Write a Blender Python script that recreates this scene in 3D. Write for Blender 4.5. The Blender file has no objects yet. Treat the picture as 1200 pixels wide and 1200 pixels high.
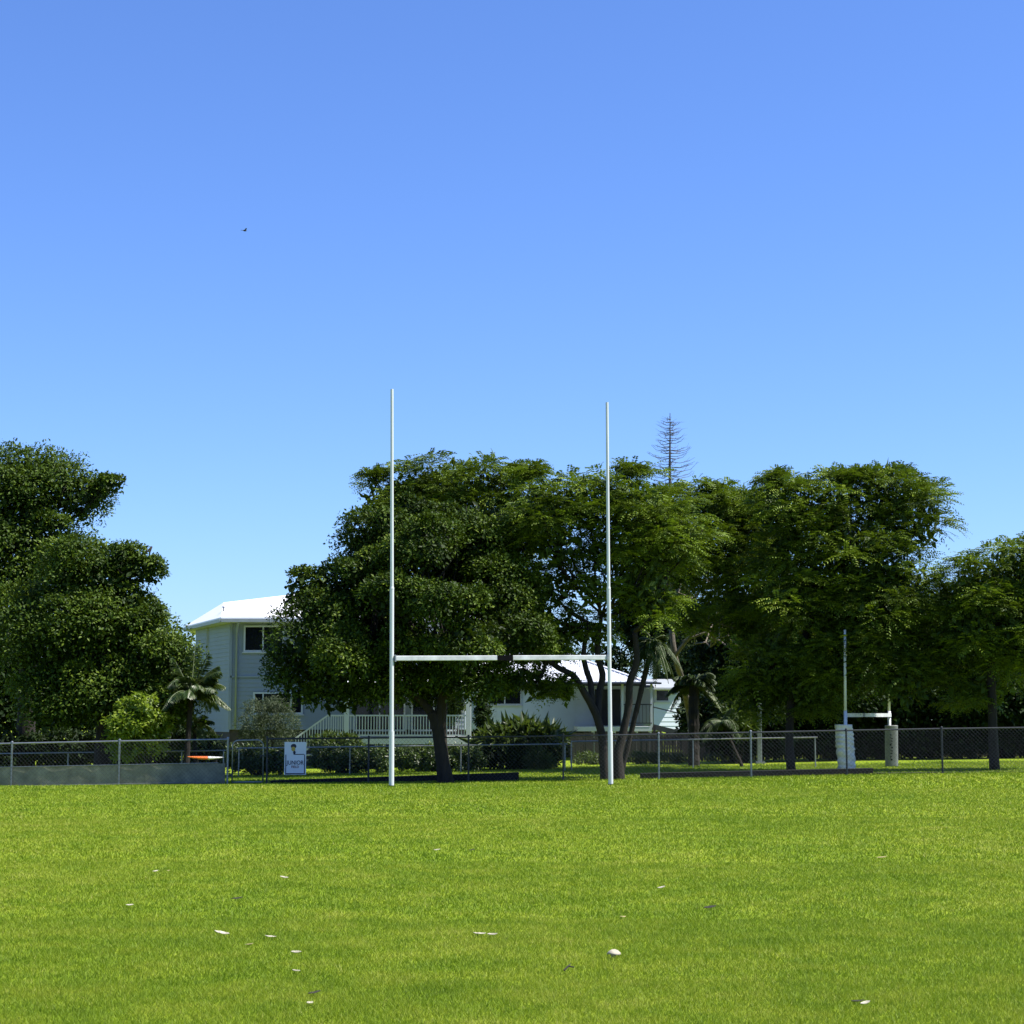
import bpy, math, random
import numpy as np
from mathutils import Vector, Matrix
R = math.radians
random.seed(7)
rng = np.random.default_rng(11)
scn = bpy.context.scene
col = scn.collection

# ------------------------------------------------------------------ camera
FPX = 2170.0                      # focal length in 1200-px photo pixels
EYE = 1.6
PITCH = math.atan(240.0 / FPX)
cp, sp = math.cos(PITCH), math.sin(PITCH)

def at(px, py, Y):
    """world point seen at photo pixel (px,py) at distance Y ahead"""
    u = (px - 600.0) / FPX
    v = (600.0 - py) / FPX
    t = Y / (cp - v * sp)
    return Vector((u * t, Y, EYE + t * (sp + v * cp)))

def sm(t):
    t = np.clip(t, 0.0, 1.0)
    return t * t * (3 - 2 * t)

def gz(x, y):
    return (sm((y - 42) / 8.0) * (-0.11 + 0.0148 * np.clip(x, -25, 25))
            + sm((y - 55) / 30.0) * -0.2
            + 0.025 * np.sin(x * 0.31 + 1.0) * np.sin(y * 0.23))

def xat(px, Y):
    return at(px, 880, Y).x

def gp(px, Y):
    x = xat(px, Y)
    return Vector((x, Y, float(gz(x, Y))))

def ground_at(px, py):
    lo, hi = 5.0, 200.0
    for _ in range(50):
        m = (lo + hi) / 2
        p = at(px, py, m)
        if p.z > gz(p.x, p.y): lo = m
        else: hi = m
    p = at(px, py, lo)
    return Vector((p.x, p.y, float(gz(p.x, p.y))))

cam = bpy.data.cameras.new('camera')
cam.sensor_width = 36.0
cam.lens = 36.0 * FPX / 1200.0
cam.clip_end = 6000
cam.clip_start = 0.1
camo = bpy.data.objects.new('camera', cam)
col.objects.link(camo)
camo.location = (0, 0, EYE)
camo.rotation_euler = (math.pi / 2 + PITCH, 0, 0)
scn.camera = camo

# ------------------------------------------------------------------ light
SUN_EL, SUN_AZ = 57.0, -8.0       # azimuth measured from +X towards +Y
sun_dir = Vector((math.cos(R(SUN_EL)) * math.cos(R(SUN_AZ)), math.cos(R(SUN_EL)) * math.sin(R(SUN_AZ)), math.sin(R(SUN_EL))))
sl = bpy.data.lights.new('sun', 'SUN')
sl.energy = 5.0
sl.angle = R(0.55)
sl.color = (1.0, 0.955, 0.87)
slo = bpy.data.objects.new('sun', sl)
col.objects.link(slo)
slo.location = (20, 0, 60)
slo.rotation_euler = sun_dir.to_track_quat('Z', 'Y').to_euler()

world = bpy.data.worlds.new('World')
scn.world = world
world.use_nodes = True
wn = world.node_tree
wn.nodes.clear()
wo = wn.nodes.new('ShaderNodeOutputWorld')
bg = wn.nodes.new('ShaderNodeBackground')
sky = wn.nodes.new('ShaderNodeTexSky')
sky.sky_type = 'NISHITA'
sky.sun_disc = False
sky.sun_elevation = R(SUN_EL)
sky.sun_rotation = R(90 - SUN_AZ)
sky.altitude = 0
sky.air_density = 1.0
sky.dust_density = 0.3
sky.ozone_density = 3.0
tint = wn.nodes.new('ShaderNodeMix'); tint.data_type = 'RGBA'; tint.blend_type = 'MULTIPLY'
tint.inputs[0].default_value = 1.0
tint.inputs[7].default_value = (0.50, 0.655, 1.0, 1)
wn.links.new(sky.outputs[0], tint.inputs[6])
wn.links.new(tint.outputs[2], bg.inputs[0])
bg.inputs[1].default_value = 0.106
wn.links.new(bg.outputs[0], wo.inputs[0])

scn.view_settings.view_transform = 'Standard'
scn.view_settings.look = 'None'
scn.view_settings.exposure = 1.0
scn.view_settings.gamma = 1.0
scn.render.engine = 'CYCLES'
scn.cycles.max_bounces = 8
scn.cycles.transparent_max_bounces = 8

# ------------------------------------------------------------------ materials
def new_mat(name):
    m = bpy.data.materials.new(name)
    m.use_nodes = True
    nt = m.node_tree
    b = nt.nodes['Principled BSDF']
    return m, nt, b

def noise(nt, scale, detail=4, rough=0.6, vec=None):
    n = nt.nodes.new('ShaderNodeTexNoise')
    n.inputs['Scale'].default_value = scale
    n.inputs['Detail'].default_value = detail
    n.inputs['Roughness'].default_value = rough
    if vec is not None: nt.links.new(vec, n.inputs['Vector'])
    return n

def ramp(nt, src, stops):
    r = nt.nodes.new('ShaderNodeValToRGB')
    e = r.color_ramp.elements
    e[0].position, e[0].color = stops[0][0], (*stops[0][1], 1)
    e[1].position, e[1].color = stops[-1][0], (*stops[-1][1], 1)
    for p, c in stops[1:-1]:
        k = e.new(p); k.color = (*c, 1)
    nt.links.new(src, r.inputs[0])
    return r

def wpos(nt):
    return nt.nodes.new('ShaderNodeNewGeometry').outputs['Position']

def mat_plain(name, c, rough=0.6, var=0.15, scale=3.0, metal=0.0, bump=0.0, bscale=40.0, spec=0.4, stretch=None):
    m, nt, b = new_mat(name)
    vec = wpos(nt)
    if stretch:
        mp = nt.nodes.new('ShaderNodeMapping')
        mp.inputs['Scale'].default_value = stretch
        nt.links.new(vec, mp.inputs[0]); vec = mp.outputs[0]
    n = noise(nt, scale, 5, 0.65, vec)
    lo = tuple(x * (1 - var) for x in c); hi = tuple(min(1, x * (1 + var)) for x in c)
    r = ramp(nt, n.outputs[0], [(0.3, lo), (0.7, hi)])
    nt.links.new(r.outputs[0], b.inputs['Base Color'])
    b.inputs['Roughness'].default_value = rough
    b.inputs['Metallic'].default_value = metal
    b.inputs['Specular IOR Level'].default_value = spec
    if bump:
        n2 = noise(nt, bscale, 3, 0.6, vec)
        bp = nt.nodes.new('ShaderNodeBump')
        bp.inputs['Strength'].default_value = bump
        bp.inputs['Distance'].default_value = 0.02
        nt.links.new(n2.outputs[0], bp.inputs['Height'])
        nt.links.new(bp.outputs[0], b.inputs['Normal'])
    return m

def mat_leaf(name, c0, c1, c2, trans, tw=0.3, rough=0.45, spec=0.45):
    m, nt, b = new_mat(name)
    a = nt.nodes.new('ShaderNodeAttribute'); a.attribute_name = 'var'
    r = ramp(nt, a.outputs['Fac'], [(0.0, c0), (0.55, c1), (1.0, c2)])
    nt.links.new(r.outputs[0], b.inputs['Base Color'])
    b.inputs['Roughness'].default_value = rough
    b.inputs['Specular IOR Level'].default_value = spec
    t = nt.nodes.new('ShaderNodeBsdfTranslucent')
    t.inputs[0].default_value = (*trans, 1)
    mx = nt.nodes.new('ShaderNodeMixShader')
    mx.inputs[0].default_value = tw
    nt.links.new(b.outputs[0], mx.inputs[1]); nt.links.new(t.outputs[0], mx.inputs[2])
    nt.links.new(mx.outputs[0], nt.nodes['Material Output'].inputs[0])
    return m

def grass_color(nt, extra=None):
    """position driven turf colour shared by ground and blades"""
    p = wpos(nt)
    mp = nt.nodes.new('ShaderNodeMapping'); mp.inputs['Scale'].default_value = (1, 0.6, 1)
    nt.links.new(p, mp.inputs[0])
    n1 = noise(nt, 0.22, 5, 0.6, mp.outputs[0])
    n2 = noise(nt, 1.6, 4, 0.65, p)
    n3 = noise(nt, 22.0, 3, 0.7, p)
    a = nt.nodes.new('ShaderNodeMath'); a.operation = 'MULTIPLY_ADD'
    nt.links.new(n1.outputs[0], a.inputs[0]); a.inputs[1].default_value = 0.62
    m2 = nt.nodes.new('ShaderNodeMath'); m2.operation = 'MULTIPLY'
    nt.links.new(n2.outputs[0], m2.inputs[0]); m2.inputs[1].default_value = 0.80
    nt.links.new(m2.outputs[0], a.inputs[2])
    b = nt.nodes.new('ShaderNodeMath'); b.operation = 'MULTIPLY_ADD'
    nt.links.new(n3.outputs[0] if extra is None else extra, b.inputs[0])
    b.inputs[1].default_value = 0.5 if extra is None else 0.42
    nt.links.new(a.outputs[0], b.inputs[2])
    return b.outputs[0], n3.outputs[0]

GR = [(0.55, (0.084, 0.146, 0.006)), (0.85, (0.154, 0.234, 0.009)), (1.05, (0.224, 0.282, 0.017)), (1.3, (0.35, 0.35, 0.085))]
def grass_ramp(nt, v, k=1.0):
    mr = nt.nodes.new('ShaderNodeMapRange')
    mr.inputs[1].default_value = 0.5; mr.inputs[2].default_value = 1.45
    nt.links.new(v, mr.inputs[0])
    return ramp(nt, mr.outputs[0], [((s - 0.5) / 0.95, tuple(k * q for q in c)) for s, c in GR])

def mat_ground():
    m, nt, b = new_mat('turf')
    v, fine = grass_color(nt)
    r = grass_ramp(nt, v, 0.9)
    nt.links.new(r.outputs[0], b.inputs['Base Color'])
    b.inputs['Roughness'].default_value = 0.9
    b.inputs['Specular IOR Level'].default_value = 0.1
    bp = nt.nodes.new('ShaderNodeBump'); bp.inputs['Strength'].default_value = 0.6; bp.inputs['Distance'].default_value = 0.03
    nt.links.new(fine, bp.inputs['Height']); nt.links.new(bp.outputs[0], b.inputs['Normal'])
    return m

def mat_blades():
    m, nt, b = new_mat('grass_blade')
    at_ = nt.nodes.new('ShaderNodeAttribute'); at_.attribute_name = 'var'
    v, _ = grass_color(nt, at_.outputs['Fac'])
    r = grass_ramp(nt, v)
    nt.links.new(r.outputs[0], b.inputs['Base Color'])
    b.inputs['Roughness'].default_value = 0.6
    b.inputs['Specular IOR Level'].default_value = 0.25
    t = nt.nodes.new('ShaderNodeBsdfTranslucent')
    nt.links.new(r.outputs[0], t.inputs[0])
    mx = nt.nodes.new('ShaderNodeMixShader'); mx.inputs[0].default_value = 0.35
    nt.links.new(b.outputs[0], mx.inputs[1]); nt.links.new(t.outputs[0], mx.inputs[2])
    nt.links.new(mx.outputs[0], nt.nodes['Material Output'].inputs[0])
    return m

M = dict(
    ground=mat_ground(), blades=mat_blades(),
    post_white=mat_plain('white_gloss_paint', (0.56, 0.58, 0.59), 0.4, 0.07, 2.0, stretch=(1, 1, 0.4)),
    bar_white=mat_plain('scuffed_white_paint', (0.50, 0.515, 0.52), 0.5, 0.25, 3.5),
    black=mat_plain('black_tape', (0.004, 0.004, 0.005), 0.9, 0.2, spec=0.05),
    galv=mat_plain('galvanised_steel', (0.24, 0.255, 0.27), 0.42, 0.2, 6, 0.6),
    dark_steel=mat_plain('dark_and_shaded_steel', (0.028, 0.032, 0.038), 0.55, 0.25, 6, 0.2),  # darkened so that fence steel reads as lying in shadow
    wire=mat_plain('fence_wire', (0.06, 0.065, 0.065), 0.6, 0.2, 8, 0.1),
    shade_cloth=mat_plain('grey_shade_cloth', (0.21, 0.21, 0.155), 0.9, 0.35, 2.5, bump=0.5, bscale=12, spec=0.1),
    board=mat_plain('pale_grey_weatherboard', (0.225, 0.262, 0.295), 0.6, 0.06, 1.2),
    board2=mat_plain('pale_blue_wall_sheet', (0.50, 0.57, 0.62), 0.6, 0.06, 1.0),
    trim=mat_plain('white_trim_paint', (0.46, 0.49, 0.51), 0.5, 0.05, 3),
    roof_white=mat_plain('white_metal_roof', (0.86, 0.86, 0.86), 0.45, 0.04, 0.8),
    roof_pale=mat_plain('pale_corrugated_iron', (0.56, 0.58, 0.62), 0.45, 0.1, 0.7, 0.0),
    gutter=mat_plain('grey_gutter', (0.34, 0.36, 0.37), 0.5, 0.08),
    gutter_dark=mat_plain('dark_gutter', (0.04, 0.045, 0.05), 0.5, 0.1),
    brick=mat_plain('dark_brick_base', (0.05, 0.04, 0.035), 0.85, 0.35, 6),
    glass=mat_plain('dark_window_glass', (0.006, 0.008, 0.014), 0.06, 0.2, 1, spec=0.35),
    dark_door=mat_plain('dark_interior_door', (0.02, 0.022, 0.028), 0.4, 0.2),
    pink=mat_plain('faded_pink_render', (0.55, 0.33, 0.28), 0.8, 0.12),
    terracotta=mat_plain('terracotta_tile', (0.30, 0.12, 0.07), 0.8, 0.2),
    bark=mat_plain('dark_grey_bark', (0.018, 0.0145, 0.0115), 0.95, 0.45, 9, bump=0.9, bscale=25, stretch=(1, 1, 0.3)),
    bark_pale=mat_plain('pale_grey_bark', (0.12, 0.10, 0.075), 0.85, 0.5, 5, bump=0.8, bscale=20, stretch=(1, 1, 0.35)),
    bark_dead=mat_plain('dead_grey_wood', (0.075, 0.07, 0.07), 0.9, 0.2),
    timber=mat_plain('shade_black_timber', (0.009, 0.0085, 0.008), 0.95, 0.4, 4, bump=0.5, bscale=20, stretch=(0.2, 1, 1)),  # black tone includes the tree shade along the fence foot
    paling=mat_plain('weathered_paling', (0.045, 0.042, 0.038), 0.9, 0.4, 2.5, stretch=(6, 6, 0.4)),
    vinyl=mat_plain('white_vinyl_padding', (0.55, 0.53, 0.47), 0.45, 0.12, 5),
    vinyl_shaded=mat_plain('shaded_vinyl_padding', (0.15, 0.16, 0.155), 0.5, 0.2, 5),  # grey tone is shade put into the vinyl colour
    sign_white=mat_plain('sign_face', (0.62, 0.66, 0.72), 0.4, 0.04),
    sign_ink=mat_plain('navy_sign_ink', (0.012, 0.012, 0.04), 0.5, 0.1),
    sign_red=mat_plain('maroon_sign_ink', (0.13, 0.03, 0.05), 0.5, 0.1),
    sign_gold=mat_plain('gold_sign_ink', (0.42, 0.30, 0.05), 0.5, 0.1),
    orange=mat_plain('orange_plastic', (0.50, 0.115, 0.012), 0.4, 0.1),
    white_plastic=mat_plain('white_plastic', (0.5, 0.5, 0.48), 0.4, 0.05),
    navy=mat_plain('navy_metal', (0.03, 0.04, 0.065), 0.5, 0.15),
    bird=mat_plain('dark_feather', (0.02, 0.022, 0.03), 0.7, 0.2),
    litter_pale=mat_plain('bleached_dry_leaf', (0.36, 0.33, 0.24), 0.8, 0.35, 30),
    litter_tan=mat_plain('tan_dry_leaf', (0.36, 0.30, 0.13), 0.8, 0.3, 30),
    litter_dark=mat_plain('dark_dead_leaf', (0.03, 0.028, 0.02), 0.9, 0.3, 30),
    mush=mat_plain('pale_mushroom_cap', (0.34, 0.30, 0.225), 0.7, 0.12, 25),
    leaf_broad=mat_leaf('broad_leaf', (0.009, 0.020, 0.002), (0.0426, 0.0784, 0.0045), (0.1142, 0.1590, 0.0112), (0.056, 0.09, 0.004), 0.16, 0.55, 0.15),
    leaf_broad_l=mat_leaf('glossy_broad_leaf', (0.0143, 0.0323, 0.0036), (0.0556, 0.0968, 0.0063), (0.1254, 0.1747, 0.0134), (0.0800, 0.1280, 0.0064), 0.2, 0.55, 0.18),
    leaf_feather=mat_leaf('feathery_leaf', (0.0220, 0.0440, 0.0050), (0.1088, 0.1690, 0.0115), (0.2304, 0.3008, 0.0230), (0.1040, 0.1520, 0.0080), 0.22, 0.6, 0.25),
    leaf_feather_b=mat_leaf('light_feathery_leaf', (0.0254, 0.0508, 0.0049), (0.1195, 0.1830, 0.0123), (0.2440, 0.3173, 0.0244), (0.1200, 0.1760, 0.0080), 0.24, 0.6, 0.25),
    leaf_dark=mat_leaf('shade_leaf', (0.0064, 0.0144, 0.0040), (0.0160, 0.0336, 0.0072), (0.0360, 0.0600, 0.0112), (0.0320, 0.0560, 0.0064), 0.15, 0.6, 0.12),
    leaf_lime=mat_leaf('lime_leaf', (0.0800, 0.1360, 0.0096), (0.1760, 0.2400, 0.0160), (0.2880, 0.3520, 0.0320), (0.1760, 0.2720, 0.0160), 0.35, 0.45, 0.4),
    leaf_olive=mat_leaf('olive_grey_leaf', (0.0400, 0.0600, 0.0280), (0.0800, 0.1080, 0.0560), (0.1360, 0.1600, 0.0960), (0.0800, 0.1120, 0.0480), 0.25, 0.6, 0.25),
    leaf_hedge=mat_leaf('hedge_leaf', (0.0200, 0.0400, 0.0064), (0.0520, 0.0880, 0.0112), (0.1200, 0.1680, 0.0200), (0.0560, 0.0960, 0.0080), 0.25, 0.45, 0.45),
    leaf_palm=mat_leaf('palm_leaf', (0.016, 0.040, 0.006), (0.042, 0.080, 0.011), (0.12, 0.16, 0.04), (0.0960, 0.1360, 0.0240), 0.28, 0.4, 0.5),
    leaf_palm_pale=mat_leaf('pale_palm_leaf', (0.06, 0.10, 0.025), (0.14, 0.19, 0.06), (0.25, 0.28, 0.13), (0.2000, 0.2160, 0.0800), 0.3, 0.4, 0.5),
    leaf_red=mat_leaf('bushy_mixed_leaf', (0.0240, 0.0440, 0.0080), (0.0600, 0.0960, 0.0160), (0.1200, 0.1600, 0.0280), (0.0960, 0.1440, 0.0160), 0.3, 0.45, 0.45),
)

# ------------------------------------------------------------------ mesh builder
class MB:
    def __init__(self): self.v = []; self.f = []
    def quad(self, *p):
        i = len(self.v); self.v += [tuple(q) for q in p]; self.f.append(tuple(range(i, i + len(p))))
    def box(self, c, s, rz=0.0, rot=None):
        i = len(self.v)
        m = rot if rot is not None else Matrix.Rotation(rz, 3, 'Z')
        c = Vector(c)
        for z in (-1, 1):
            for x, y in ((-1, -1), (1, -1), (1, 1), (-1, 1)):
                self.v.append(tuple(c + m @ Vector((x * s[0] / 2, y * s[1] / 2, z * s[2] / 2))))
        self.f += [(i, i + 3, i + 2, i + 1), (i + 4, i + 5, i + 6, i + 7)]
        for k in range(4):
            j = (k + 1) % 4
            self.f.append((i + k, i + j, i + 4 + j, i + 4 + k))
        return self
    def beam(self, a, b, w, h, up=(0, 0, 1)):
        a, b = Vector(a), Vector(b)
        d = (b - a); L = d.length; d.normalize()
        upv = Vector(up)
        if abs(d.dot(upv)) > 0.95: upv = Vector((0, 1, 0))
        s = d.cross(upv).normalized(); u = s.cross(d)
        m = Matrix((s, d, u)).transposed()
        return self.box((a + b) / 2, (w, L, h), rot=m)
    def tube(self, pts, rad, seg=8, cap=True, wob=0.0):
        pts = [Vector(p) for p in pts]
        if not hasattr(rad, '__len__'): rad = [rad] * len(pts)
        base = len(self.v)
        n = len(pts)
        ref = Vector((0.3, 0.95, 0.1))
        for k, p in enumerate(pts):
            d = (pts[min(k + 1, n - 1)] - pts[max(k - 1, 0)]).normalized()
            if abs(d.dot(ref)) > 0.97: ref = Vector((1, 0, 0.2))
            s = d.cross(ref).normalized(); u = s.cross(d)
            for q in range(seg):
                a = 2 * math.pi * q / seg
                r = rad[k] * (1 + wob * random.uniform(-1, 1))
                self.v.append(tuple(p + (s * math.cos(a) + u * math.sin(a)) * r))
        for k in range(n - 1):
            for q in range(seg):
                a = base + k * seg + q; b = base + k * seg + (q + 1) % seg
                self.f.append((a, b, b + seg, a + seg))
        if cap:
            self.f.append(tuple(base + q for q in reversed(range(seg))))
            self.f.append(tuple(base + (n - 1) * seg + q for q in range(seg)))
        return self

def world_off(o):
    v = Vector((0, 0, 0))
    while o is not None:
        v += o.location; o = o.parent
    return v

def link(o, parent):
    col.objects.link(o)
    if parent is not None: o.parent = parent
    return o

def build(name, mb, mat, parent=None, loc=None, smooth=False, bevel=0.0):
    off = world_off(parent) if parent is not None else Vector(loc or (0, 0, 0))
    me = bpy.data.meshes.new(name)
    me.from_pydata([tuple(Vector(v) - off) for v in mb.v], [], mb.f)
    me.update()
    if smooth:
        me.polygons.foreach_set('use_smooth', [True] * len(me.polygons))
    me.materials.append(M[mat])
    o = bpy.data.objects.new(name, me)
    if parent is None: o.location = off
    link(o, parent)
    if bevel:
        bv = o.modifiers.new('bevel', 'BEVEL'); bv.width = bevel; bv.segments = 2; bv.limit_method = 'ANGLE'
    return o

def np_mesh(name, V, F, var, mat, parent=None, loc=None):
    off = world_off(parent) if parent is not None else Vector(loc or (0, 0, 0))
    V = np.asarray(V, dtype=np.float64) - np.array(off)
    F = np.asarray(F, dtype=np.int32)
    k = F.shape[1]
    me = bpy.data.meshes.new(name)
    me.vertices.add(len(V)); me.loops.add(F.size); me.polygons.add(len(F))
    me.vertices.foreach_set('co', V.astype(np.float32).ravel())
    me.loops.foreach_set('vertex_index', F.ravel())
    me.polygons.foreach_set('loop_start', np.arange(0, F.size, k, dtype=np.int32))
    me.update(calc_edges=True)
    a = me.attributes.new('var', 'FLOAT', 'POINT')
    a.data.foreach_set('value', np.asarray(var, dtype=np.float32))
    me.materials.append(M[mat])
    o = bpy.data.objects.new(name, me)
    if parent is None: o.location = off
    return link(o, parent)

def tag(o, label=None, cat=None, group=None, kind=None):
    if label: o['label'] = label
    if cat: o['category'] = cat
    if group: o['group'] = group
    if kind: o['kind'] = kind
    return o

def thing(name, label, cat, loc, group=None):
    o = bpy.data.objects.new(name, None)
    o.empty_display_size = 0.3
    o.location = loc
    col.objects.link(o)
    return tag(o, label, cat, group)

# ------------------------------------------------------------------ foliage
def nrm(a): return a / np.maximum(np.linalg.norm(a, axis=1, keepdims=True), 1e-6)

def leaf_geo(P, D, N, L, W, var, fold=0.12, droop=0.12):
    D = nrm(D); S = nrm(np.cross(D, N)); N = np.cross(S, D)
    L = L[:, None]; W = W[:, None]
    n = len(P)
    V = np.empty((n, 4, 3))
    V[:, 0] = P
    V[:, 1] = P + D * L * 0.45 - S * W * 0.5 + N * W * fold
    V[:, 2] = P + D * L - N * L * droop
    V[:, 3] = P + D * L * 0.45 + S * W * 0.5 + N * W * fold
    i = np.arange(n)[:, None] * 4
    F = np.concatenate([i + np.array([[0, 2, 1]]), i + np.array([[0, 3, 2]])], axis=0)
    return V.reshape(-1, 3), F, np.repeat(var, 4)

class Fol:
    def __init__(self): self.V = []; self.F = []; self.A = []; self.n = 0
    def add(self, V, F, A):
        self.V.append(V); self.F.append(F + self.n); self.A.append(A); self.n += len(V)
    def build(self, name, mat, parent=None, loc=None):
        return np_mesh(name, np.concatenate(self.V), np.concatenate(self.F), np.clip(np.concatenate(self.A), 0, 1), mat, parent, loc)

def clusters(lobe, dens, rs, low=0.55, tuck=(0.5, 0.5, 0.5)):
    """puff centres just under the surface of an ellipsoid lobe (cx,cy,cz,a,b,c)"""
    c = np.array(lobe[:3]); r = np.array(lobe[3:6])
    area = 4 * math.pi * ((r[0] * r[1]) ** 1.6 / 3 + (r[0] * r[2]) ** 1.6 / 3 + (r[1] * r[2]) ** 1.6 / 3) ** (1 / 1.6)
    n = max(4, int(area * dens))
    u = nrm(rng.normal(size=(n * 2, 3)))
    keep = (u[:, 2] > -0.45) | (rng.random(n * 2) > low)
    u = u[keep][:n]
    q = rs * np.exp(0.32 * np.clip(rng.normal(size=len(u)), -1.6, 1.6))
    q = np.minimum(q, 0.8 * r.min())
    inner = np.maximum(r - np.array(tuck) * q[:, None], 0.3 * r)
    k = 1.0 - 0.22 * rng.random(len(u)) ** 2
    return c + u * inner * k[:, None], u, q

def puffs(fol_fn, lobes, dens, rs, low=0.55, tuck=(0.5, 0.5, 0.5)):
    for lb in lobes:
        fol_fn(lb, *clusters(lb, dens, rs, low, tuck))

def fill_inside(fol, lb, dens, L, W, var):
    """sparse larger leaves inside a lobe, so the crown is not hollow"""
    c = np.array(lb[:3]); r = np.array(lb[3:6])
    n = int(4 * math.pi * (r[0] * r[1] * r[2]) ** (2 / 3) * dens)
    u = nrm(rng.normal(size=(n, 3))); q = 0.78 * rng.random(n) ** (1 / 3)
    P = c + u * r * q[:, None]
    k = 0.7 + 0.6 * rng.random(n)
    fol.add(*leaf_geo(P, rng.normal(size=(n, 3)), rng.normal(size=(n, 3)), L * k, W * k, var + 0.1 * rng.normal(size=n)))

def crown_broad(fol, lobes, dens=1.05, per=230, L=0.12, W=0.066, s=0.95, flat=0.72, up=0.7, fill=40, low=0.55, upb=0.95):
    def fn(lb, C, U, rs):
        n = len(C)
        idx = np.repeat(np.arange(n), per)
        m = len(idx)
        v = nrm(rng.normal(size=(m, 3)) * np.array([1, 1, .8]) + U[idx] * 0.6 + np.array([0, 0, upb]))
        lump = 1 + 0.22 * np.sin(v[:, 0] * 5 + idx) * np.sin(v[:, 1] * 5 + 2.1 * idx)
        q = rs[idx] * lump * (1.0 - 0.35 * rng.random(m) ** 1.8) * (1 + 0.10 * np.clip(rng.normal(size=m), -1.5, 1.5))
        P = C[idx] + v * np.array([1, 1, flat]) * q[:, None]
        D = nrm(v * 0.7 + rng.normal(size=(m, 3)) * 0.6 + np.array([0, 0, -0.15]))
        N = v * 0.9 + np.array([0, 0, up * .8]) + rng.normal(size=(m, 3)) * 0.26
        tone = rng.normal(size=n) * 0.15
        var = 0.45 + tone[idx] + rng.normal(size=m) * 0.2
        k = 0.7 + 0.6 * rng.random(m)
        fol.add(*leaf_geo(P, D, N, L * k, W * k, var))
        if fill: fill_inside(fol, lb, fill, L * 1.9, W * 2.2, 0.08)  # inner leaves coloured near black, as shade in the crown voids
    puffs(fn, lobes, dens, s, low)

def crown_feather(fol, lobes, dens=0.95, per=52, FL=0.44, pairs=6, ll=0.12, lw=0.052, s=0.85, fill=30):
    """pinnate fronds set in flat overlapping sprays"""
    def fn(lb, C, U, rs):
        n = len(C)
        idx = np.repeat(np.arange(n), per)
        m = len(idx)
        v = nrm(rng.normal(size=(m, 3)) * np.array([1, 1, .6]) + U[idx] * 0.5 + np.array([0, 0, 0.6]))
        P = C[idx] + v * np.array([1, 1, 0.5]) * (rs[idx] * (0.3 + 0.55 * rng.random(m)))[:, None]
        D = nrm(v * np.array([1, 1, .5]) + rng.normal(size=(m, 3)) * np.array([.45, .45, .2]) + np.array([0, 0, .05]))
        N = np.array([0, 0, 1.0]) + v * .6 + rng.normal(size=(m, 3)) * 0.18
        S = nrm(np.cross(D, N)); N = np.cross(S, D)
        Lf = FL * (0.7 + 0.6 * rng.random(m))
        tone = rng.normal(size=n) * 0.16
        fv = 0.45 + tone[idx] + rng.normal(size=m) * 0.12
        for k in range(pairs):
            t = (k + 0.6) / pairs
            Q = P + D * (Lf * t)[:, None] - np.array([0, 0, 1.0]) * (Lf * 0.40 * t * t)[:, None]
            prof = 0.55 + 0.9 * t * (1 - t) * 1.6
            for sg in (-1, 1):
                DD = S * sg * 0.9 + D * 0.45 + rng.normal(size=(m, 3)) * 0.12 - np.array([0, 0, 0.25])
                l = ll * prof * (0.85 + 0.3 * rng.random(m))
                fol.add(*leaf_geo(Q, DD, N + rng.normal(size=(m, 3)) * 0.14, l, l * (lw / ll), fv + rng.normal(size=m) * 0.08, 0.05, 0.1))
        if fill: fill_inside(fol, lb, fill, 0.26, 0.12, 0.1)  # dark inner leaves paint the shade between sprays
    puffs(fn, lobes, dens, s, 0.55, (0.3, 0.3, 0.1))

def lobe_px(px, py, rx, ry, Y, rd=None):
    c = at(px, py, Y)
    k = Y / FPX
    return (c.x, c.y, c.z, rx * k, (rd if rd is not None else 0.5 * (rx + ry) * k * 1.05), ry * k)

def limb_to(mb, a, b, r0, r1, sag=0.15, n=6, seg=6):
    a, b = Vector(a), Vector(b)
    L = (b - a).length
    j = Vector((random.uniform(-1, 1), random.uniform(-1, 1), random.uniform(-0.3, 0.3))) * L * 0.07
    pts = []; rad = []
    for k in range(n + 1):
        t = k / n
        p = a.lerp(b, t) + Vector((0, 0, -sag * L * math.sin(math.pi * t))) + j * math.sin(2 * math.pi * t)
        pts.append(p); rad.append(r0 + (r1 - r0) * t)
    mb.tube(pts, rad, seg, True, 0.05)
    return pts

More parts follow.
